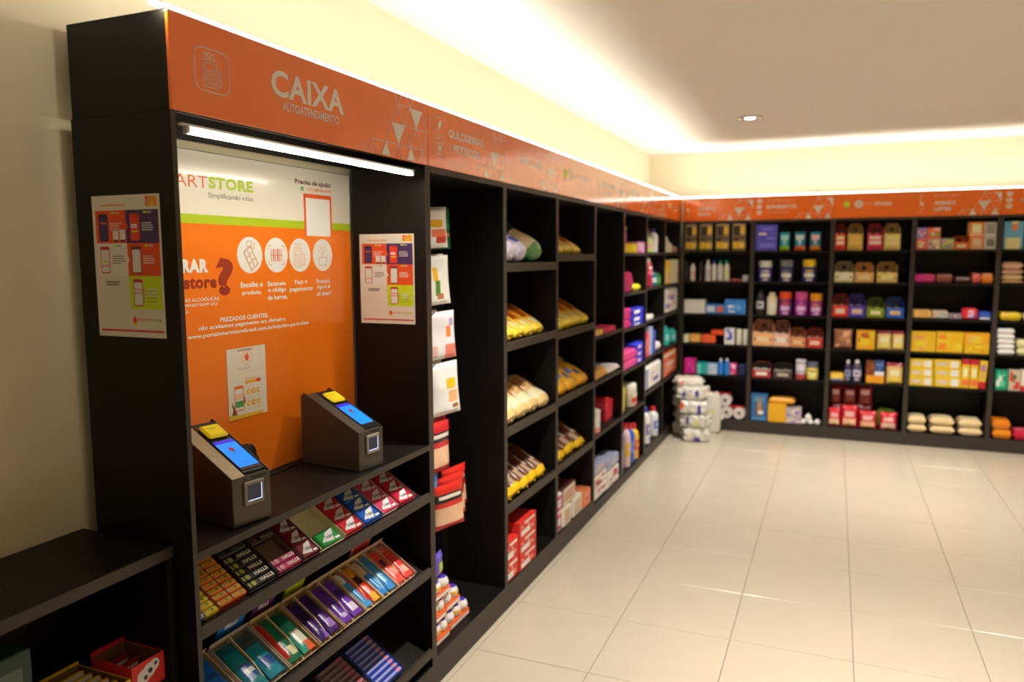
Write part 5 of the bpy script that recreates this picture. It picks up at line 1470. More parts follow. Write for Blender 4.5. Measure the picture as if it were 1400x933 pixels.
  ('sack', 2.391, 0.187, 0.076, 0, 0.072, 0, 'plain', 'cdb88c d8c8a0', 'grain_sack', 'sack', 'plump beige grain sack, upper of its pair', 1, 0),
 ]),
 ('B5', 0, [
  ('box', 2.639, 0.14, 0.228, 0, 0.0, 0, 'baby', '5a9cc0 dcc88c d87848', 'carton', 'box', 'light blue carton with cream panel', 1, 0),
  ('box', 2.784, 0.06, 0.206, 0, 0.0, 0, 'foot', '1c2c60 2a3a70 2a7a40', 'carton', 'box', 'navy carton with green foot', 1, 0),
 ]),
 ('B5', 1, [
  ('sack', 2.642, 0.165, 0.029, 0, 0.0, 0, 'plain', 'd8b080 e0c8a0', 'sugar_sack', 'sack', 'beige sugar sack, lowest of four', 1, 0),
  ('sack', 2.64, 0.164, 0.046, 0, 0.029, 0, 'plain', 'dcb888 e0c8a0', 'sugar_sack', 'sack', 'beige sugar sack, second of four', 1, 0),
  ('sack', 2.637, 0.164, 0.05, 0, 0.075, 0, 'plain', 'c8a08c e0c8a0', 'sugar_sack', 'sack', 'beige sugar sack, third of four', 1, 0),
  ('sack', 2.634, 0.164, 0.055, 0, 0.125, 0, 'plain', 'd0a890 e0c8a0', 'sugar_sack', 'sack', 'beige sugar sack, topmost of four', 1, 0),
 ]),
 ('B5', 2, [
  ('flat', 2.644, 0.167, 0.07, 0, 0.0, 0, 'mix', 'e8b418 f0c850 d89c10', 'flat_bag', 'bag', 'yellow pasta bag', 1, 0),
  ('flat', 2.813, 0.104, 0.063, 0, 0.0, 0, 'plain', 'e0d4b0 e8e0c8', 'flat_bag', 'bag', 'ivory pasta bag', 1, 0),
 ]),
 ('B5', 3, [
  ('flat', 2.642, 0.136, 0.047, 0, 0.0, 0, 'foot', 'e0d8c8 e8e0d0 d0c8b8', 'towel_pack', 'pack', 'white towel pack with blue edge, lowest of five', 1, 0),
  ('flat', 2.639, 0.136, 0.042, 0, 0.047, 0, 'foot', 'e0dcd0 e8e0d0 c8c0b0', 'towel_pack', 'pack', 'white towel pack with blue edge, second of five', 1, 0),
  ('flat', 2.637, 0.136, 0.043, 0, 0.089, 0, 'foot', 'd8d4cc e8e0d0 5a80b8', 'towel_pack', 'pack', 'white towel pack with blue edge, third of five', 1, 0),
  ('flat', 2.635, 0.135, 0.042, 0, 0.132, 0, 'foot', 'e0dcd8 e8e0d0 d0c8c0', 'towel_pack', 'pack', 'white towel pack with blue edge, fourth of five', 1, 0),
  ('flat', 2.632, 0.136, 0.049, 0, 0.174, 0, 'foot', 'd8dce0 e8e8e8 4a78b0', 'towel_pack', 'pack', 'white towel pack with blue edge, topmost of five', 1, 0),
  ('flat', 2.782, 0.13, 0.063, 0, 0.0, 0, 'plain', 'dcc898 e8dcb8', 'flour_pack', 'pack', 'cream flour pack under another', 1, 0),
  ('flat', 2.778, 0.13, 0.069, 0, 0.063, 0, 'plain', 'dcc898 e8dcb8', 'flour_pack', 'pack', 'cream flour pack on another', 1, 0),
 ]),
 ('B5', 4, [
  ('box', 2.646, 0.092, 0.168, 0, 0.0, 0, 'mix', '168a68 50b890 d8e0d0', 'carton', 'box', 'green carton with white print', 1, 0),
  ('box', 2.742, 0.083, 0.173, 0, 0.0, 0, 'mix', 'b8a890 c02c30 2a6a3a', 'carton', 'box', 'carton with green, red and white print', 1, 0),
  ('box', 2.829, 0.092, 0.178, 0, 0.0, 0, 'foot', 'd8ccc0 e0d8d0 b82c2c', 'carton', 'box', 'white carton with red foot', 1, 0),
 ]),
 ('B5', 5, [
  ('flat', 2.645, 0.148, 0.078, 0, 0.0, 0, 'mix', 'e87a14 f09a20 e8c078', 'flat_bag', 'bag', 'orange snack bag under another', 1, 0),
  ('flat', 2.638, 0.146, 0.085, 0, 0.078, 0, 'mix', 'e87418 f08a20 d85018', 'flat_bag', 'bag', 'orange snack bag on another', 1, 0),
  ('flat', 2.798, 0.151, 0.084, 0, 0.0, 0, 'mix', 'b81c3c d88090 b81c3c', 'flat_pack', 'pack', 'crimson pack with white print', 1, 0),
 ]),
 ('L6', 0, [
  ('box', 4.015, 0.189, 0.067, 0, 0.0, 0, 'plain', 'e8b410 f0c428', 'carton', 'box', 'yellow carton', 1, 0),
  ('box', 4.211, 0.21, 0.07, 0, 0.0, 0, 'plain', 'e8b410 f0c428', 'carton', 'box', 'yellow carton', 1, 0),
  ('box', 4.428, 0.25, 0.086, 0, 0.0, 0, 'mix', 'b060a0 d8a0c0 c8b0a8', 'carton', 'box', 'lilac pink carton', 1, 0),
  ('tin', 4.319, 0.22, 0.2, 0, 0.0, 0.09, 'rim', '7a2a80 c85aa0 e8b020', 'large_tin', 'tin', 'large purple tin with yellow rim', 1, 0),
 ]),
 ('L6', 1, [
  ('flat', 4.019, 0.32, 0.15, 0, 0.0, 0, 'mix', 'b02a60 e090a8 d06080', 'flat_bag', 'bag', 'pink bag with pale top', 1, 0),
  ('flat', 4.341, 0.236, 0.056, 0, 0.0, 0, 'plain', 'c8c820 d8d840', 'flat_pack', 'pack', 'lime yellow pack', 1, 0),
 ]),
 ('L6', 2, [
  ('pack', 4.033, 0.25, 0.063, 0, 0.0, 0, 'plain', 'c8347c d860a0', 'soft_pack', 'pack', 'rose pink soft pack, lower of its pile', 1, 0),
  ('pack', 4.029, 0.25, 0.081, 0, 0.063, 0, 'plain', 'c8347c d860a0', 'soft_pack', 'pack', 'rose pink soft pack, upper of its pile', 1, 0),
  ('pack', 4.218, 0.46, 0.022, 0, 0.0, 0, 'spot', '2c30b8 d8d8f0', 'wipes_pack', 'pack', 'blue pack with white spot, lowest of its pile', 1, 0),
  ('pack', 4.218, 0.46, 0.054, 0, 0.022, 0, 'spot', '2c30b8 d8d8f0', 'wipes_pack', 'pack', 'blue pack with white spot, middle of its pile', 1, 0),
  ('pack', 4.219, 0.459, 0.055, 0, 0.076, 0, 'spot', '2c30b8 d8d8f0', 'wipes_pack', 'pack', 'blue pack with white spot, top of its pile', 1, 0),
  ('pack', 4.175, 0.22, 0.26, 0, 0.0, 0.13, 'plain', 'a07030 b08840', 'pack', 'pack', 'ochre pack at the back', 1, 0),
 ]),
 ('L6', 3, [
  ('pack', 4.036, 0.452, 0.064, 0, 0.0, 0, 'plain', 'd04888 e080b0', 'soft_pack', 'pack', 'pink soft pack, lower of its pile', 1, 0),
  ('pack', 4.033, 0.451, 0.071, 0, 0.064, 0, 'plain', 'd04888 e080b0', 'soft_pack', 'pack', 'pink soft pack, upper of its pile', 1, 0),
  ('pack', 4.413, 0.265, 0.053, 0, 0.0, 0, 'spot', '2c38c0 d0a8c8', 'wipes_pack', 'pack', 'small blue pack, lowest of its pile', 1, 0),
  ('pack', 4.414, 0.264, 0.052, 0, 0.053, 0, 'spot', '2c38c0 d0a8c8', 'wipes_pack', 'pack', 'small blue pack, middle of its pile', 1, 0),
  ('pack', 4.415, 0.263, 0.057, 0, 0.105, 0, 'spot', '2c38c0 d0a8c8', 'wipes_pack', 'pack', 'small blue pack, top of its pile', 1, 0),
  ('pack', 4.185, 0.205, 0.24, 0, 0.0, 0.13, 'plain', 'a0682c b08040', 'pack', 'pack', 'tan pack at the back', 1, 0),
 ]),
 ('L6', 4, [
  ('pouch', 4.016, 0.123, 0.229, 0, 0.0, 0, 'plain', 'd8c818 e8d840', 'pouch', 'pouch', 'yellow coffee pouch', 1, 0),
  ('jar', 4.139, 0.422, 0.174, 0, 0.0, 0, 'lid', 'b8b0a0 d8d0c8 c03028', 'round_pack', 'pack', 'round white pack with red dot', 1, 0),
  ('pouch', 4.273, 0.22, 0.24, 0, 0.0, 0.11, 'mix', '6a5a1c b07848 4a3a18', 'pouch', 'pouch', 'brown pouch behind white pack', 1, 0),
 ]),
 ('L6', 5, [
  ('bottle', 4.015, 0.094, 0.263, 0, 0.0, 0, 'cap', 'd0d0d4 c8c8cc b0b0c0', 'cleaner_bottle', 'bottle', 'slim white cleaner bottle', 1, 0),
  ('bottle', 4.11, 0.233, 0.344, 0, 0.0, 0, 'cap', 'c8b0c0 c81c20 e0b010', 'cleaner_bottle', 'bottle', 'lilac cleaner bottle with yellow label', 1, 0),
  ('bottle', 4.352, 0.127, 0.311, 0, 0.0, 0, 'cap', '2c50c0 c81c20 6a80d0', 'cleaner_bottle', 'bottle', 'blue cleaner bottle with red cap', 1, 0),
  ('bottle', 4.487, 0.122, 0.284, 0, 0.0, 0, 'cap', 'e8b018 c81c20 d05020', 'cleaner_bottle', 'bottle', 'yellow cleaner bottle with red cap', 1, 0),
 ]),
 ('L7', 0, [
  ('bottle', 4.733, 0.266, 0.129, 0, 0.0, 0, 'bands', 'a8b860 d89098 a8b860', 'bottle', 'bottle', 'squat lime and pink bottle', 1, 0),
  ('bottle', 5.006, 0.193, 0.198, 0, 0.0, 0, 'cap', 'd0d4dc 2a3a80 e0e0e0', 'spray_bottle', 'bottle', 'white spray bottle with blue neck', 1, 0),
  ('bottle', 5.192, 0.144, 0.253, 0, 0.0, 0.1, 'cap', 'e87418 e86a14 e0d8d0', 'refill_bottle', 'bottle', 'orange refill bottle', 1, 0),
 ]),
 ('L7', 1, [
  ('bottle', 4.749, 0.259, 0.237, 0, 0.0, 0, 'dots', '8a1c30 c05070 e8d8e0', 'bottle', 'bottle', 'burgundy bottle with two white dots', 1, 0),
  ('bottle', 5.02, 0.172, 0.128, 0, 0.0, 0, 'bands', '1c5a6a b0b8c8 1c5a6a', 'bottle', 'bottle', 'teal bottle with white label', 1, 0),
  ('bottle', 5.225, 0.127, 0.11, 0, 0.0, 0, 'bands', '2a6a30 508a40 2a6a30', 'bottle', 'bottle', 'thin green bottle', 1, 0),
 ]),
 ('L7', 2, [
  ('pack', 4.74, 0.288, 0.039, 0, 0.0, 0, 'plain', 'd8d4cc e0dcd4', 'pack', 'pack', 'white wrapped pack', 1, 0),
  ('pack', 4.973, 0.22, 0.2, 0, 0.0, 0.1, 'plain', '8a8480 989490', 'pack', 'pack', 'grey wrapped pack at the back', 1, 0),
 ]),
 ('L7', 3, [
  ('box', 4.745, 0.133, 0.193, 0.1, 0.0, 0, 'mix', 'c8303c d88078 c8303c', 'carton', 'box', 'tall narrow red carton', 1, 0),
  ('box', 4.885, 0.12, 0.234, 0.1, 0.0, 0, 'mix', '8898b8 a8b4c8 8898b8', 'carton', 'box', 'tall narrow grey carton', 1, 0),
  ('box', 5.014, 0.111, 0.194, 0.1, 0.0, 0, 'mix', '2844a8 4a68c0 2844a8', 'carton', 'box', 'tall narrow blue carton', 1, 0),
  ('lroll', 5.051, 0.334, 0.077, 0, 0.0, 0, 'plain', 'd8d4d0 d88848', 'paper_roll', 'roll', 'white wrapped roll with orange end', 1, 0),
 ]),
 ('L7', 4, [
  ('pack', 4.722, 0.663, 0.206, 0, 0.0, 0, 'nappy', 'd4d0cc b8b0b8 3a4aa8', 'soft_pack', 'pack', 'tall white soft pack with violet edge', 1, 0),
 ]),
 ('L7', 5, [
  ('bottle', 4.722, 0.299, 0.315, 0, 0.0, 0, 'cap', 'd8d8e0 2838a0 8078b0', 'bleach_bottle', 'bottle', 'white bleach bottle with blue cap', 1, 0),
  ('bottle', 4.971, 0.364, 0.26, 0, 0.0, 0, 'cap', 'c8ccd8 c02028 6878b8', 'bleach_bottle', 'bottle', 'white bleach bottle with red cap', 1, 0),
  ('bottle', 5.296, 0.089, 0.174, 0, 0.0, 0.08, 'bands', '1c3060 28488a 1c3060', 'bottle', 'bottle', 'dark blue bottle', 1, 0),
 ]),
 ('L8', 0, [
  ('bottle', 5.435, 0.186, 0.18, 0, 0.0, 0, 'cap', 'd8d4c8 d8d4c8 d0c8b8', 'bottle', 'bottle', 'tall white bottle', 1, 0),
  ('bottle', 5.567, 0.254, 0.106, 0, 0.0, 0, 'cap', 'dcd4c8 dcd4c8 d0c8b8', 'bottle', 'bottle', 'short white bottle', 1, 0),
  ('flat', 5.822, 0.248, 0.06, 0, 0.0, 0, 'plain', 'a0806a b09878', 'pack', 'pack', 'small tan pack', 1, 0),
 ]),
 ('L8', 1, [
  ('box', 5.458, 0.291, 0.214, 0, 0.0, 0, 'mix', 'e0b020 d8a890 e0c050', 'carton', 'box', 'yellow carton with pink corner', 1, 0),
  ('box', 5.695, 0.395, 0.219, 0, 0.0, 0, 'plain', 'd8ccb4 8a9a50', 'carton', 'box', 'ivory carton with green edge', 1, 0),
 ]),
 ('L8', 2, [
  ('pack', 5.429, 0.661, 0.236, 0, 0.0, 0, 'mix', 'd8d0c4 c898a8 5a58a8', 'tissue_pack', 'pack', 'white floral pack with purple flower', 1, 0),
 ]),
 ('L8', 3, [
  ('bottle', 5.471, 0.305, 0.177, 0, 0.0, 0, 'bands', '1c9a90 80b8c8 1c9a90', 'softener_bottle', 'bottle', 'teal softener bottle', 1, 0),
  ('bottle', 5.667, 0.423, 0.126, 0, 0.0, 0, 'bands', '28a094 98a8d0 28a094', 'softener_bottle', 'bottle', 'teal softener bottle with lilac label', 1, 0),
 ]),
 ('L8', 4, [
  ('pack', 5.429, 0.661, 0.241, 0, 0.0, 0, 'border', 'e0683a e8a080 d8ccb8', 'tissue_pack', 'pack', 'orange pack with white border', 1, 0),
 ]),
 ('L5', 0, [
  ('box', 3.308, 0.204, 0.038, 0, 0.0, 0, 'plain', 'c8b460 d8c880', 'carton', 'box', 'cream round-edged carton', 1, 0),
  ('box', 3.514, 0.309, 0.035, 0, 0.0, 0, 'plain', 'b82450 c84068', 'carton', 'box', 'flat magenta carton', 1, 0),
 ]),
 ('L5', 1, [
  ('flat', 3.316, 0.331, 0.07, 0, 0.0, 0, 'mix', 'd0a050 e08060 d8c090', 'flat_pack', 'pack', 'yellow and orange flat pack', 1, 0),
  ('flat', 3.627, 0.344, 0.05, 0, 0.0, 0, 'plain', 'd4c8c8 dcd4d0', 'flat_pack', 'pack', 'white flat pack', 1, 0),
 ]),
 ('L5', 2, [
  ('can', 3.319, 0.214, 0.148, 0, 0.0, 0, 'foot', 'c8c8d0 d8d8e0 d08878', 'cup_pack', 'pack', 'stack of white cups with coral foot', 1, 0),
  ('box', 3.57, 0.125, 0.141, 0, 0.0, 0.12, 'mix', '2a5020 e0c820 3a6a28', 'carton', 'box', 'green carton with yellow blocks', 1, 0),
  ('box', 3.769, 0.086, 0.164, 0, 0.0, 0.05, 'mix', 'c01c2c d84058 a01828', 'carton', 'box', 'red carton', 1, 0),
  ('box', 3.875, 0.096, 0.143, 0, 0.0, 0.05, 'mix', 'c01c2c d84058 a01828', 'carton', 'box', 'red carton', 1, 0),
 ]),
 ('L5', 3, [
  ('pack', 3.325, 0.321, 0.086, 0, 0.0, 0, 'mix', 'd4ccc8 b03048 c8c0bc', 'flour_sack', 'pack', 'white paper sack with crimson print, lowest of its stack', 1, 0),
  ('pack', 3.323, 0.32, 0.081, 0, 0.086, 0, 'mix', 'd4c8c4 a85060 b83040', 'flour_sack', 'pack', 'white paper sack with crimson print, middle of its stack', 1, 0),
  ('pack', 3.321, 0.319, 0.077, 0, 0.167, 0, 'mix', '8890b0 a8acc0 c0a8a8', 'flour_sack', 'pack', 'grey blue paper sack, top of its stack', 1, 0),
  ('pack', 3.638, 0.333, 0.033, 0, 0.0, 0, 'mix', 'd4ccc8 b03048 c8c0bc', 'flour_sack', 'pack', 'white paper sack with crimson print, lowest of its stack', 1, 0),
  ('pack', 3.639, 0.332, 0.087, 0, 0.033, 0, 'mix', 'd4c8c4 a85060 b83040', 'flour_sack', 'pack', 'white paper sack with crimson print, middle of its stack', 1, 0),
  ('pack', 3.64, 0.331, 0.081, 0, 0.12, 0, 'mix', '8890b0 a8acc0 c0a8a8', 'flour_sack', 'pack', 'grey blue paper sack, top of its stack', 1, 0),
 ]),
]

# ---------------------------------------------------------------- goods on the straight shelves
ROW = {'B': ['top', 'second', 'third', 'fourth', 'fifth', 'bottom'], 'L5': ['top', 'second', 'third', 'bottom']}
ZROW = {'B': [1.703, 1.42, 1.114, .826, .529, .113]}
for k in (5, 6, 7, 8):
    ZROW['L%d' % k] = LZ[k] + [LP[k]]
def cols_of(s): return s.split()
def front_print(w, h, y, style, c, seed, curved=None):
    """Printed patches on the front; returns [(x0,x1,z0,z1,colour)] as fractions of the face."""
    rnd = random.Random(seed)
    c1 = c[1] if len(c) > 1 else c[0]; c2 = c[2] if len(c) > 2 else c1
    P = []
    if style == 'tea':
        P = [(.04, .96, .0, .08, '5a4a34'), (.1, .58, .56, .92, c[1]), (.62, .94, .62, .9, 'd8a830'), (.08, .5, .36, .52, '3a2a20'), (.55, .94, .4, .54, '5a4428'), (.06, .49, .1, .34, c[2]), (.52, .95, .1, .32, 'f0b848'), (.1, .9, .94, .98, c[3])]
    elif style == 'txt':
        P = [(.3, .8, .78, .88, c1), (.15, .5, .6, .68, c2), (.5, .9, .42, .52, c1), (.15, .9, .12, .3, c1)]
    elif style == 'mid':
        P = [(.1, .85, .2, .8, c1)]
    elif style == 'low' or style == 'foot':
        P = [(0, 1, 0, .26, c2), (.15, .85, .62, .85, c1), (.4, .6, .35, .55, c1)]
    elif style == 'top':
        P = [(0, 1, .82, 1, c2), (.1, .9, .1, .3, c1), (.2, .8, .4, .7, 'e0cfa0')]
    elif style == 'square':
        P = [(.2, .85, .25, .85, c1), (.3, .6, .35, .6, c[2] if len(c) > 2 else '8a8478'), (.1, .9, .08, .16, 'd8d4d0')]
    elif style == 'oval':
        P = [(.1, .5, .3, .68, c1), (.62, .9, .15, .85, c2), (.18, .42, .38, .6, 'c8b8b0')]
    elif style == 'baby':
        P = [(.12, .85, 0, .42, c1), (.4, .7, .68, .92, c2), (.38, .72, .92, 1, 'e8d0a0')]
    elif style == 'dog':
        P = [(.3, .75, .2, .6, c1), (.4, .65, .35, .75, c2), (.45, .75, .25, .4, 'd0ccd0'), (.2, .8, .75, .92, '5a7a90'), (.1, .9, .05, .14, '4a80b8')]
    elif style == 'nappy':
        P = [(0, .12, 0, 1, c2), (.3, .6, .6, .75, c1), (.5, .9, .2, .4, c2), (.35, .55, .3, .5, 'c8a8a0')]
    elif style == 'border':
        P = [(0, 1, .88, 1, c2), (.2, .85, .4, .6, 'e8c0a8'), (.1, .8, .15, .3, c1)]
    elif style == 'spot':
        P = [(.25, .75, .2, .8, c1)]
    elif style == 'mix':
        for i in range(7):
            w_, h_ = rnd.uniform(.18, .45), rnd.uniform(.14, .35)
            x, z = rnd.uniform(.03, .97 - w_), rnd.uniform(.05, .95 - h_)
            P.append((x, x + w_, z, z + h_, c[1 + i % (len(c) - 1)] if len(c) > 1 else c[0]))
    elif style == 'chips':
        P = [(.2, .8, .5, .72, 'd8a0a0'), (.1, .9, .12, .38, c1), (.3, .7, .06, .2, c2), (.25, .75, .55, .62, 'e4dcd4')]
    return P
def k_box(t, w, d, h, style, c, seed, soft=False):
    mfun = film if soft else card
    MB().box(-w / 2, w / 2, 0, d, 0, h, mfun(c[0]), min(w, h, d) * .16 if soft else .0018).build('wrapper' if soft else 'carton', t)
    P = front_print(w, h, 0, style, c, seed)
    if P:
        m = MB()
        ins = .1 if soft else .0
        for i, (a, b, e, f, hx) in enumerate(P):
            a, b, e, f = [ins + (1 - 2 * ins) * q for q in (a, b, e, f)]
            m.fr((a - .5) * w, (b - .5) * w, e * h, f * h, -.0004 - .00018 * i, ink(hx))
            if not soft:
                X_ = w / 2 + .0004 + .00018 * i
                m.quad([(X_, d * a, e * h), (X_, d * b, e * h), (X_, d * b, f * h), (X_, d * a, f * h)], ink(hx))
                X_ = -X_
                m.quad([(X_, d * b, e * h), (X_, d * a, e * h), (X_, d * a, f * h), (X_, d * b, f * h)], ink(hx))
        m.build('printed_label', t)
def k_disp(t, w, d, h, style, c, seed):
    hf = h * (.5 if style == 'disp' else .6)
    C0, C1, C2 = card(c[0]), card(c[1]), ink(c[2])
    k = .002
    m = MB()
    m.box(-w / 2, w / 2, 0, d, 0, k, C0); m.box(-w / 2, w / 2, 0, k, k, hf, C0)
    side = [(k, k), (d, k), (d, h * .84), (d * .5, h * .84), (d * .25, h * .78), (k, hf)]
    m.prism(side, -w / 2, -w / 2 + k, 'x', C0); m.prism(side, w / 2 - k, w / 2, 'x', C0)
    m.build('carton', t)
    m = MB()
    ch = w * .16
    m.prism([(-w / 2 + k, k), (w / 2 - k, k), (w / 2 - k, h * .86), (w / 2 - ch, h), (-w / 2 + ch, h), (-w / 2 + k, h * .86)], d - k, d, 'y', C1)
    m.prism([(d * .6, h - k), (d - k, h - k), (d - k, h), (d * .6, h)], -w / 2 + ch, w / 2 - ch, 'x', C0)
    for s_ in (-1, 1):
        m.quad([(s_ * (w / 2 - ch), d * .6, h), (s_ * (w / 2 - ch), d - k, h), (s_ * (w / 2 - k), d - k, h * .84), (s_ * (w / 2 - k), d * .5, h * .84)][::s_], C0)
    m.disc(0, hf + (h - hf) * .45, min(w * .13, (h - hf) * .3), d - k - .0004, ink('2a1c14'), 10)
    m.build('hood', t)
    m = MB()
    n = 4
    for i in range(n):
        x0 = -w / 2 + .004 + (w - .008) * i / n
        m.box(x0, x0 + (w - .008) / n - .001, k + .004, d - .006, k, hf * (.95 if i % 2 else 1.05), film(c[2]), .002)
    m.build('packets', t)
    m = MB()
    if style == 'disp':
        m.fr(-w * .3, w * .3, hf * .3, hf * .72, -.0004, C2); m.fr(-w * .42, -w * .33, hf * .4, hf * .6, -.0004, C1); m.fr(w * .33, w * .42, hf * .4, hf * .6, -.0004, C1)
    else:
        m.fr(-w * .38, w * .38, hf * .65, hf * .88, -.0004, C2); m.fr(-w * .4, w * .4, hf * .35, hf * .58, -.0004, C2); m.fr(-w * .4, w * .3, hf * .06, hf * .16, -.0004, C1)
    m.build('printed_label', t)
def k_jar(t, w, d, h, style, c, seed):
    r = w / 2
    sy = min(1.0, d / w)
    hb = h * .68
    MB().lathe([(r * .9, 0), (r, h * .03), (r, hb * .92), (r * .86, hb)], plas(c[0]), 20, (0, d / 2), sy).build('body', t, True)
    MB().lathe([(r * .92, hb), (r * .95, hb + .003), (r * .95, h * .97), (r * .9, h)], plas(c[1]), 20, (0, d / 2), sy).build('lid', t, True)
    m = MB()
    k = 8
    def wrap(a0, a1, z0, z1, col, rr):
        for i in range(k):
            q0, q1 = a0 + (a1 - a0) * i / k, a0 + (a1 - a0) * (i + 1) / k
            f = lambda a: (r * rr * math.sin(a), d / 2 - r * rr * sy * math.cos(a))
            m.quad([(*f(q0), z0), (*f(q1), z0), (*f(q1), z1), (*f(q0), z1)], ink(col))
    wrap(-.75, .75, hb * .3, hb * .6, c[2], 1.012)
    wrap(-.4, .5, hb * .08, hb * .2, c[2], 1.012)
    wrap(-.6, .6, hb * .7, hb * .8, c[1], 1.012)
    m.build('printed_label', t)
def k_bottle(t, w, d, h, style, c, seed):
    r = w / 2
    sy = min(1.0, d / w)
    B, C = plas(c[0]), plas(c[1])
    if style == 'cap':
        MB().lathe([(r * .88, 0), (r, h * .02), (r, h * .66), (r * .9, h * .76), (r * .5, h * .84), (r * .42, h * .85)], B, 18, (0, d / 2), sy).build('body', t, True)
        MB().lathe([(r * .5, h * .85), (r * .52, h * .86), (r * .48, h * .985), (r * .38, h)], C, 16, (0, d / 2), sy).build('cap', t, True)
    else:
        MB().lathe([(r * .88, 0), (r, h * .02), (r, h * .72), (r * .85, h * .83), (r * .55, h * .88)], B, 18, (0, d / 2), sy).build('body', t, True)
        MB().lathe([(r * .6, h * .88), (r * .62, h * .89), (r * .58, h * .99), (r * .5, h)], B if style == 'bands' else plas(c[2]), 16, (0, d / 2), sy).build('cap', t, True)
    m = MB()
    def wrap(a0, a1, z0, z1, col, rr=1.014, k=8):
        for i in range(k):
            q0, q1 = a0 + (a1 - a0) * i / k, a0 + (a1 - a0) * (i + 1) / k
            f = lambda a: (r * rr * math.sin(a), d / 2 - r * rr * sy * math.cos(a))
            m.quad([(*f(q0), z0), (*f(q1), z0), (*f(q1), z1), (*f(q0), z1)], ink(col))
    if style == 'dots':
        wrap(-.9, -.15, h * .62, h * .7, c[2], 1.014); wrap(.15, .9, h * .62, h * .7, c[2], 1.014); wrap(-1, 1, h * .42, h * .58, c[1])
    else:
        wrap(-1.1, 1.1, h * .25, h * .55, c[2] if style == 'cap' else c[1]); wrap(-.5, .5, h * .1, h * .18, c[2] if len(c) > 2 else c[1])
        wrap(-.5, .4, h * .36, h * .45, c[0], 1.02)
    m.build('printed_label', t)
def k_can(t, w, d, h, style, c, seed):
    r = w / 2
    sy = min(1.0, d / w)
    foot = plas(c[2]) if style in ('foot', 'rim') and len(c) > 2 else plas(c[0])
    mats = [foot if style == 'foot' else plas(c[0]), plas(c[0]), plas(c[1]), plas(c[0])]
    MB().lathe([(r, 0), (r, h * .25), (r, h * .45), (r, h * .75), (r, h * .9)], plas(c[0]), 20, (0, d / 2), sy, mats).build('body', t, True)
    MB().lathe([(r * .96, h * .9), (r * 1.02, h * .91), (r * 1.02, h * .985), (r * .94, h)], plas(c[2] if style == 'rim' else c[1]), 20, (0, d / 2), sy).build('lid', t, True)
def k_pouch(t, w, d, h, style, c, seed):
    P = [(a, b, e, f, hx) for a, b, e, f, hx in front_print(w, h, 0, style, c, seed)]
    o = pillow(w, h, d, P, c[0], 10, 12, seed, .1, True, .04, 'pouch', t)
    o.location = (0, d / 2, 0)
    MB().fr(-w * .46, w * .46, h * .955, h * .965, -.0025 + d / 2, ink(c[1])).build('seal', t)
def k_flat(t, w, d, h, style, c, seed):
    P = [(a, b, e, f, hx) for a, b, e, f, hx in front_print(w, h, 0, style, c, seed)]
    o = pillow(w, d, h, P + [(0, 1, 0, .12, c[0])], c[0], 12, 12, seed, .05, False, .035, 'wrapper', t, True, (7, .4, 9, .4))
    o.location = (0, d / 2, 0)
    # its front edge carries print too
    m = MB()
    for i, (a, b, e, f, hx) in enumerate(P[:4]):
        m.fr((a - .5) * w * .8, (b - .5) * w * .8, h * (.3 + .4 * e), h * (.3 + .4 * f), d * .06 - .0003 * i, ink(hx))
    if m.f:
        m.build('printed_label', t)
def k_sack(t, w, d, h, style, c, seed):
    rnd = random.Random(seed)
    o = pillow(w, d, h, [(.2, .8, .3, .7, c[1])], c[0], 12, 12, seed, .06, False, .04, 'sack', t, True, (5, .5, 6, .45))
    o.location = (0, d / 2, 0)
    MB().fr(-w * .3, w * .3, h * .42, h * .56, d * .035, ink(c[1])).build('printed_label', t)
def k_sbag(t, w, d, h, style, c, seed):
    P = front_print(w, h, 0, style, c, seed)
    o = pillow(w * 1.04, h * 1.03, d, P, c[0], 10, 12, seed, .12, True, .1, 'bag', t)
    o.location = (0, d / 2, 0)
    MB().stroke([(-w * .46, h * .99), (w * .46, h * .985)], .003, d / 2 - .003, ink('e0b060')).build('seal', t)
def k_roll(t, w, d, h, style, c, seed):
    r = w / 2
    MB().lathe([(r * .96, 0), (r, .004), (r, h - .004), (r * .96, h)], mat(c[0], .8, grain=.05, scale=40, bump=.1), 20, (0, d / 2)).build('paper', t, True)
    MB().lathe([(r * .32, h), (r * .32, h + .0012), (r * .22, h + .0012), (r * .22, h)], card('a08a68'), 14, (0, d / 2)).build('core', t)
def k_lroll(t, w, d, h, style, c, seed):
    r = h / 2
    MB().tube([(-w / 2, d / 2, r), (w / 2 * .8, d / 2, r)], r, film(c[0]), 16).build('wrapper', t, True)
    MB().tube([(w / 2 * .8, d / 2, r), (w / 2, d / 2, r)], r * .8, film(c[1]), 14).build('wrapped_end', t, True)
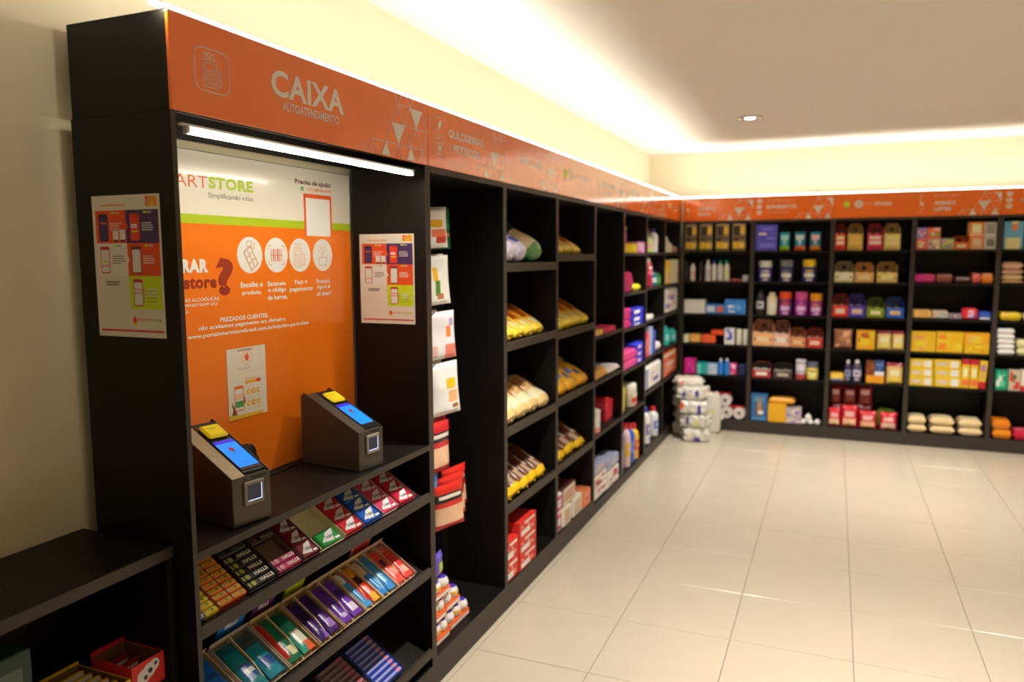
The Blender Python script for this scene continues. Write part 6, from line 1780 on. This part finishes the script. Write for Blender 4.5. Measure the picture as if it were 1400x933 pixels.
def k_tp(t, w, d, h, style, c, seed, n=2):
    """toilet rolls with their cores to the front, under clear film"""
    r = min(h / 2, w / (2 * n))
    pm = mat(c[0], .85, grain=.05, scale=30, bump=.15)
    for i in range(n):
        cx = -w / 2 + w * (i + .5) / n
        prof = 26
        m = MB()
        R_ = r * 1.0
        ring = lambda rr, y: [(cx + rr * math.cos(2 * math.pi * q / prof), y, r + rr * math.sin(2 * math.pi * q / prof)) for q in range(prof)]
        A = [ring(R_ * .93, 0), ring(R_, .006), ring(R_, d - .006), ring(R_ * .93, d), ring(R_ * .3, d), ring(R_ * .3, 0)]
        vs = [p for g in A for p in g]
        fs = []
        for a in range(6):
            b = (a + 1) % 6
            for q in range(prof):
                q2 = (q + 1) % prof
                fs.append((a * prof + q, a * prof + q2, b * prof + q2, b * prof + q))
        m.add(vs, [tuple(reversed(f)) for f in fs], pm)
        o = m.build('roll', t, True)
        m = MB()
        core = [ring(R_ * .29, .002), ring(R_ * .29, d - .002), ring(R_ * .25, d - .002), ring(R_ * .25, .002)]
        vs = [p for g in core for p in g]
        fs = []
        for a in range(4):
            b = (a + 1) % 4
            for q in range(prof):
                q2 = (q + 1) % prof
                fs.append((a * prof + q, a * prof + q2, b * prof + q2, b * prof + q))
        m.add(vs, [tuple(reversed(f)) for f in fs], card('9a8870'))
        m.build('core', o)
    MB().box(-w / 2 * .9, w / 2 * .9, .01, d - .01, 2 * r - .0015, 2 * r + .003, film(c[1]), .001).build('red_wrapper_band', t)
def k_ball(t, w, d, h, style, c, seed):
    r = w / 2
    h = max(h, w * .8)
    MB().lathe([(r * .35, 0), (r * .85, h * .12), (r, h * .42), (r * .9, h * .7), (r * .5, h * .93), (r * .1, h)], plas(c[0]), 16, (0, d / 2)).build('wrapper', t, True)
    MB().lathe([(r * .2, h * .97), (r * .26, h * 1.03), (r * .1, h * 1.08)], plas('c8c2b4'), 8, (0, d / 2)).build('knot', t, True)

DEPTH = {'box': .11, 'disp': .14, 'jar': None, 'bottle': None, 'can': None, 'tin': None, 'pouch': .05, 'flat': .17, 'pack': .13, 'sack': .2, 'sbag': .06, 'roll': None, 'lroll': None, 'tp': .1, 'ball': None}
plan = []
seed = 0
for unit, r, items in ITEMS:
    bk = unit[0] == 'B'
    rows = ROW['B'] if bk else (ROW['L5'] if unit == 'L5' else ROW['B'])
    z = (ZROW['B'] if bk else ZROW[unit])[r]
    for (kind, a, w, h, d, base, back, style, cols, name, cat, look, n, tilt) in items:
        seed += 1
        h = min(h, .36)
        zl_ = ZROW['B'] if bk else ZROW[unit]
        up = zl_[r - 1] - .02 if r else ZF - .02
        h = min(h, up - z - base - .006)
        if not d:
            d = DEPTH[kind]
            if d is None:
                d = min(w, .13) if kind in ('jar', 'can', 'tin', 'roll', 'ball') else min(w, .085)
                if kind == 'lroll': d = h
        if kind == 'pack' and h < .06: d = .12
        if bk:
            d = min(d, .262 - back)
            loc, rz = (a + w / 2, YB + .02 + back, z + base), 0
        else:
            d = min(d, .27 - back)
            lim = {'bottle': .1, 'jar': .2, 'can': .16}.get(kind)
            if lim and w > lim:
                a, w = a + w - lim, lim
                d = min(w, .1) if kind == 'bottle' else min(w, .14)
            loc, rz = (-.012 - back, a + w / 2, z + base), R90
        place = '%s shelf, %s %s' % (rows[r], ORD[int(unit[1]) - 1], 'back-wall cabinet' if bk else 'side-run cabinet')
        plan.append(dict(kind=kind, w=w, d=d, h=h, style=style, cols=cols.split(), name=name, cat=cat, look=look, place=place, loc=(loc[0], loc[1], loc[2] + .0006), rz=rz, tilt=tilt, n=n, seed=seed, x=a, z=z + base))
same = {}
for p in plan:
    same.setdefault((p['look'], p['place']), []).append(p)
for (look, place), L in same.items():
    if len(L) > 1:
        L.sort(key=lambda p: (round(p['x'], 1), p['z']))
        tall = max(p['z'] for p in L) - min(p['z'] for p in L) > .02 and len({round(p['x'], 1) for p in L}) == 1
        for i, p in enumerate(L):
            if len(L) == 2:
                w_ = ('lower', 'upper')[i] if tall else ('left', 'right')[i]
            else:
                w_ = 'leftmost' if i == 0 else ('rightmost' if i == len(L) - 1 else ORD[i])
            p['look'] = w_ + ' ' + look
            p['group'] = look
GROUPS = {'disp': 'open display cartons', 'jar': 'tubs and jars', 'bottle': 'bottles', 'sack': 'sacks', 'sbag': 'red snack bags', 'tp': 'toilet roll packs', 'pouch': 'standing pouches'}
for p in plan:
    t = thing(p['name'], p['look'] + ', ' + p['place'], p['cat'], p['loc'], p['rz'], p.get('group') or GROUPS.get(p['kind']))
    if p['tilt']:
        t.location.z += p['w'] / 2 * math.sin(p['tilt']) + .001
        t.rotation_euler = (0, p['tilt'], p['rz'])
    k, w, d, h, st, c, sd = p['kind'], p['w'] * .985, p['d'], p['h'] - .001, p['style'], p['cols'], p['seed']
    c = c + c[-1:] * (3 - len(c)) if len(c) < 3 else c
    if k == 'box': k_box(t, w, d, h, st, c, sd)
    elif k == 'pack': k_box(t, w, d, h, st, c, sd, True)
    elif k == 'disp': k_disp(t, w, d, h, st, c, sd)
    elif k == 'jar': k_jar(t, w, d, h, st, c, sd)
    elif k == 'bottle': k_bottle(t, w, d, h, st, c, sd)
    elif k in ('can', 'tin'): k_can(t, w, d, h, st, c, sd)
    elif k == 'pouch': k_pouch(t, w, d, h, st, c, sd)
    elif k == 'flat': k_flat(t, w, d, h, st, c, sd)
    elif k == 'sack': k_sack(t, w, d, h, st, c, sd)
    elif k == 'sbag': k_sbag(t, w, d, h, st, c, sd)
    elif k == 'roll': k_roll(t, w, d, h, st, c, sd)
    elif k == 'lroll': k_lroll(t, w, d, h, st, c, sd)
    elif k == 'tp': k_tp(t, w, d, h, st, c, sd, p['n'])
    elif k == 'ball': k_ball(t, w, d, h, st, c, sd)
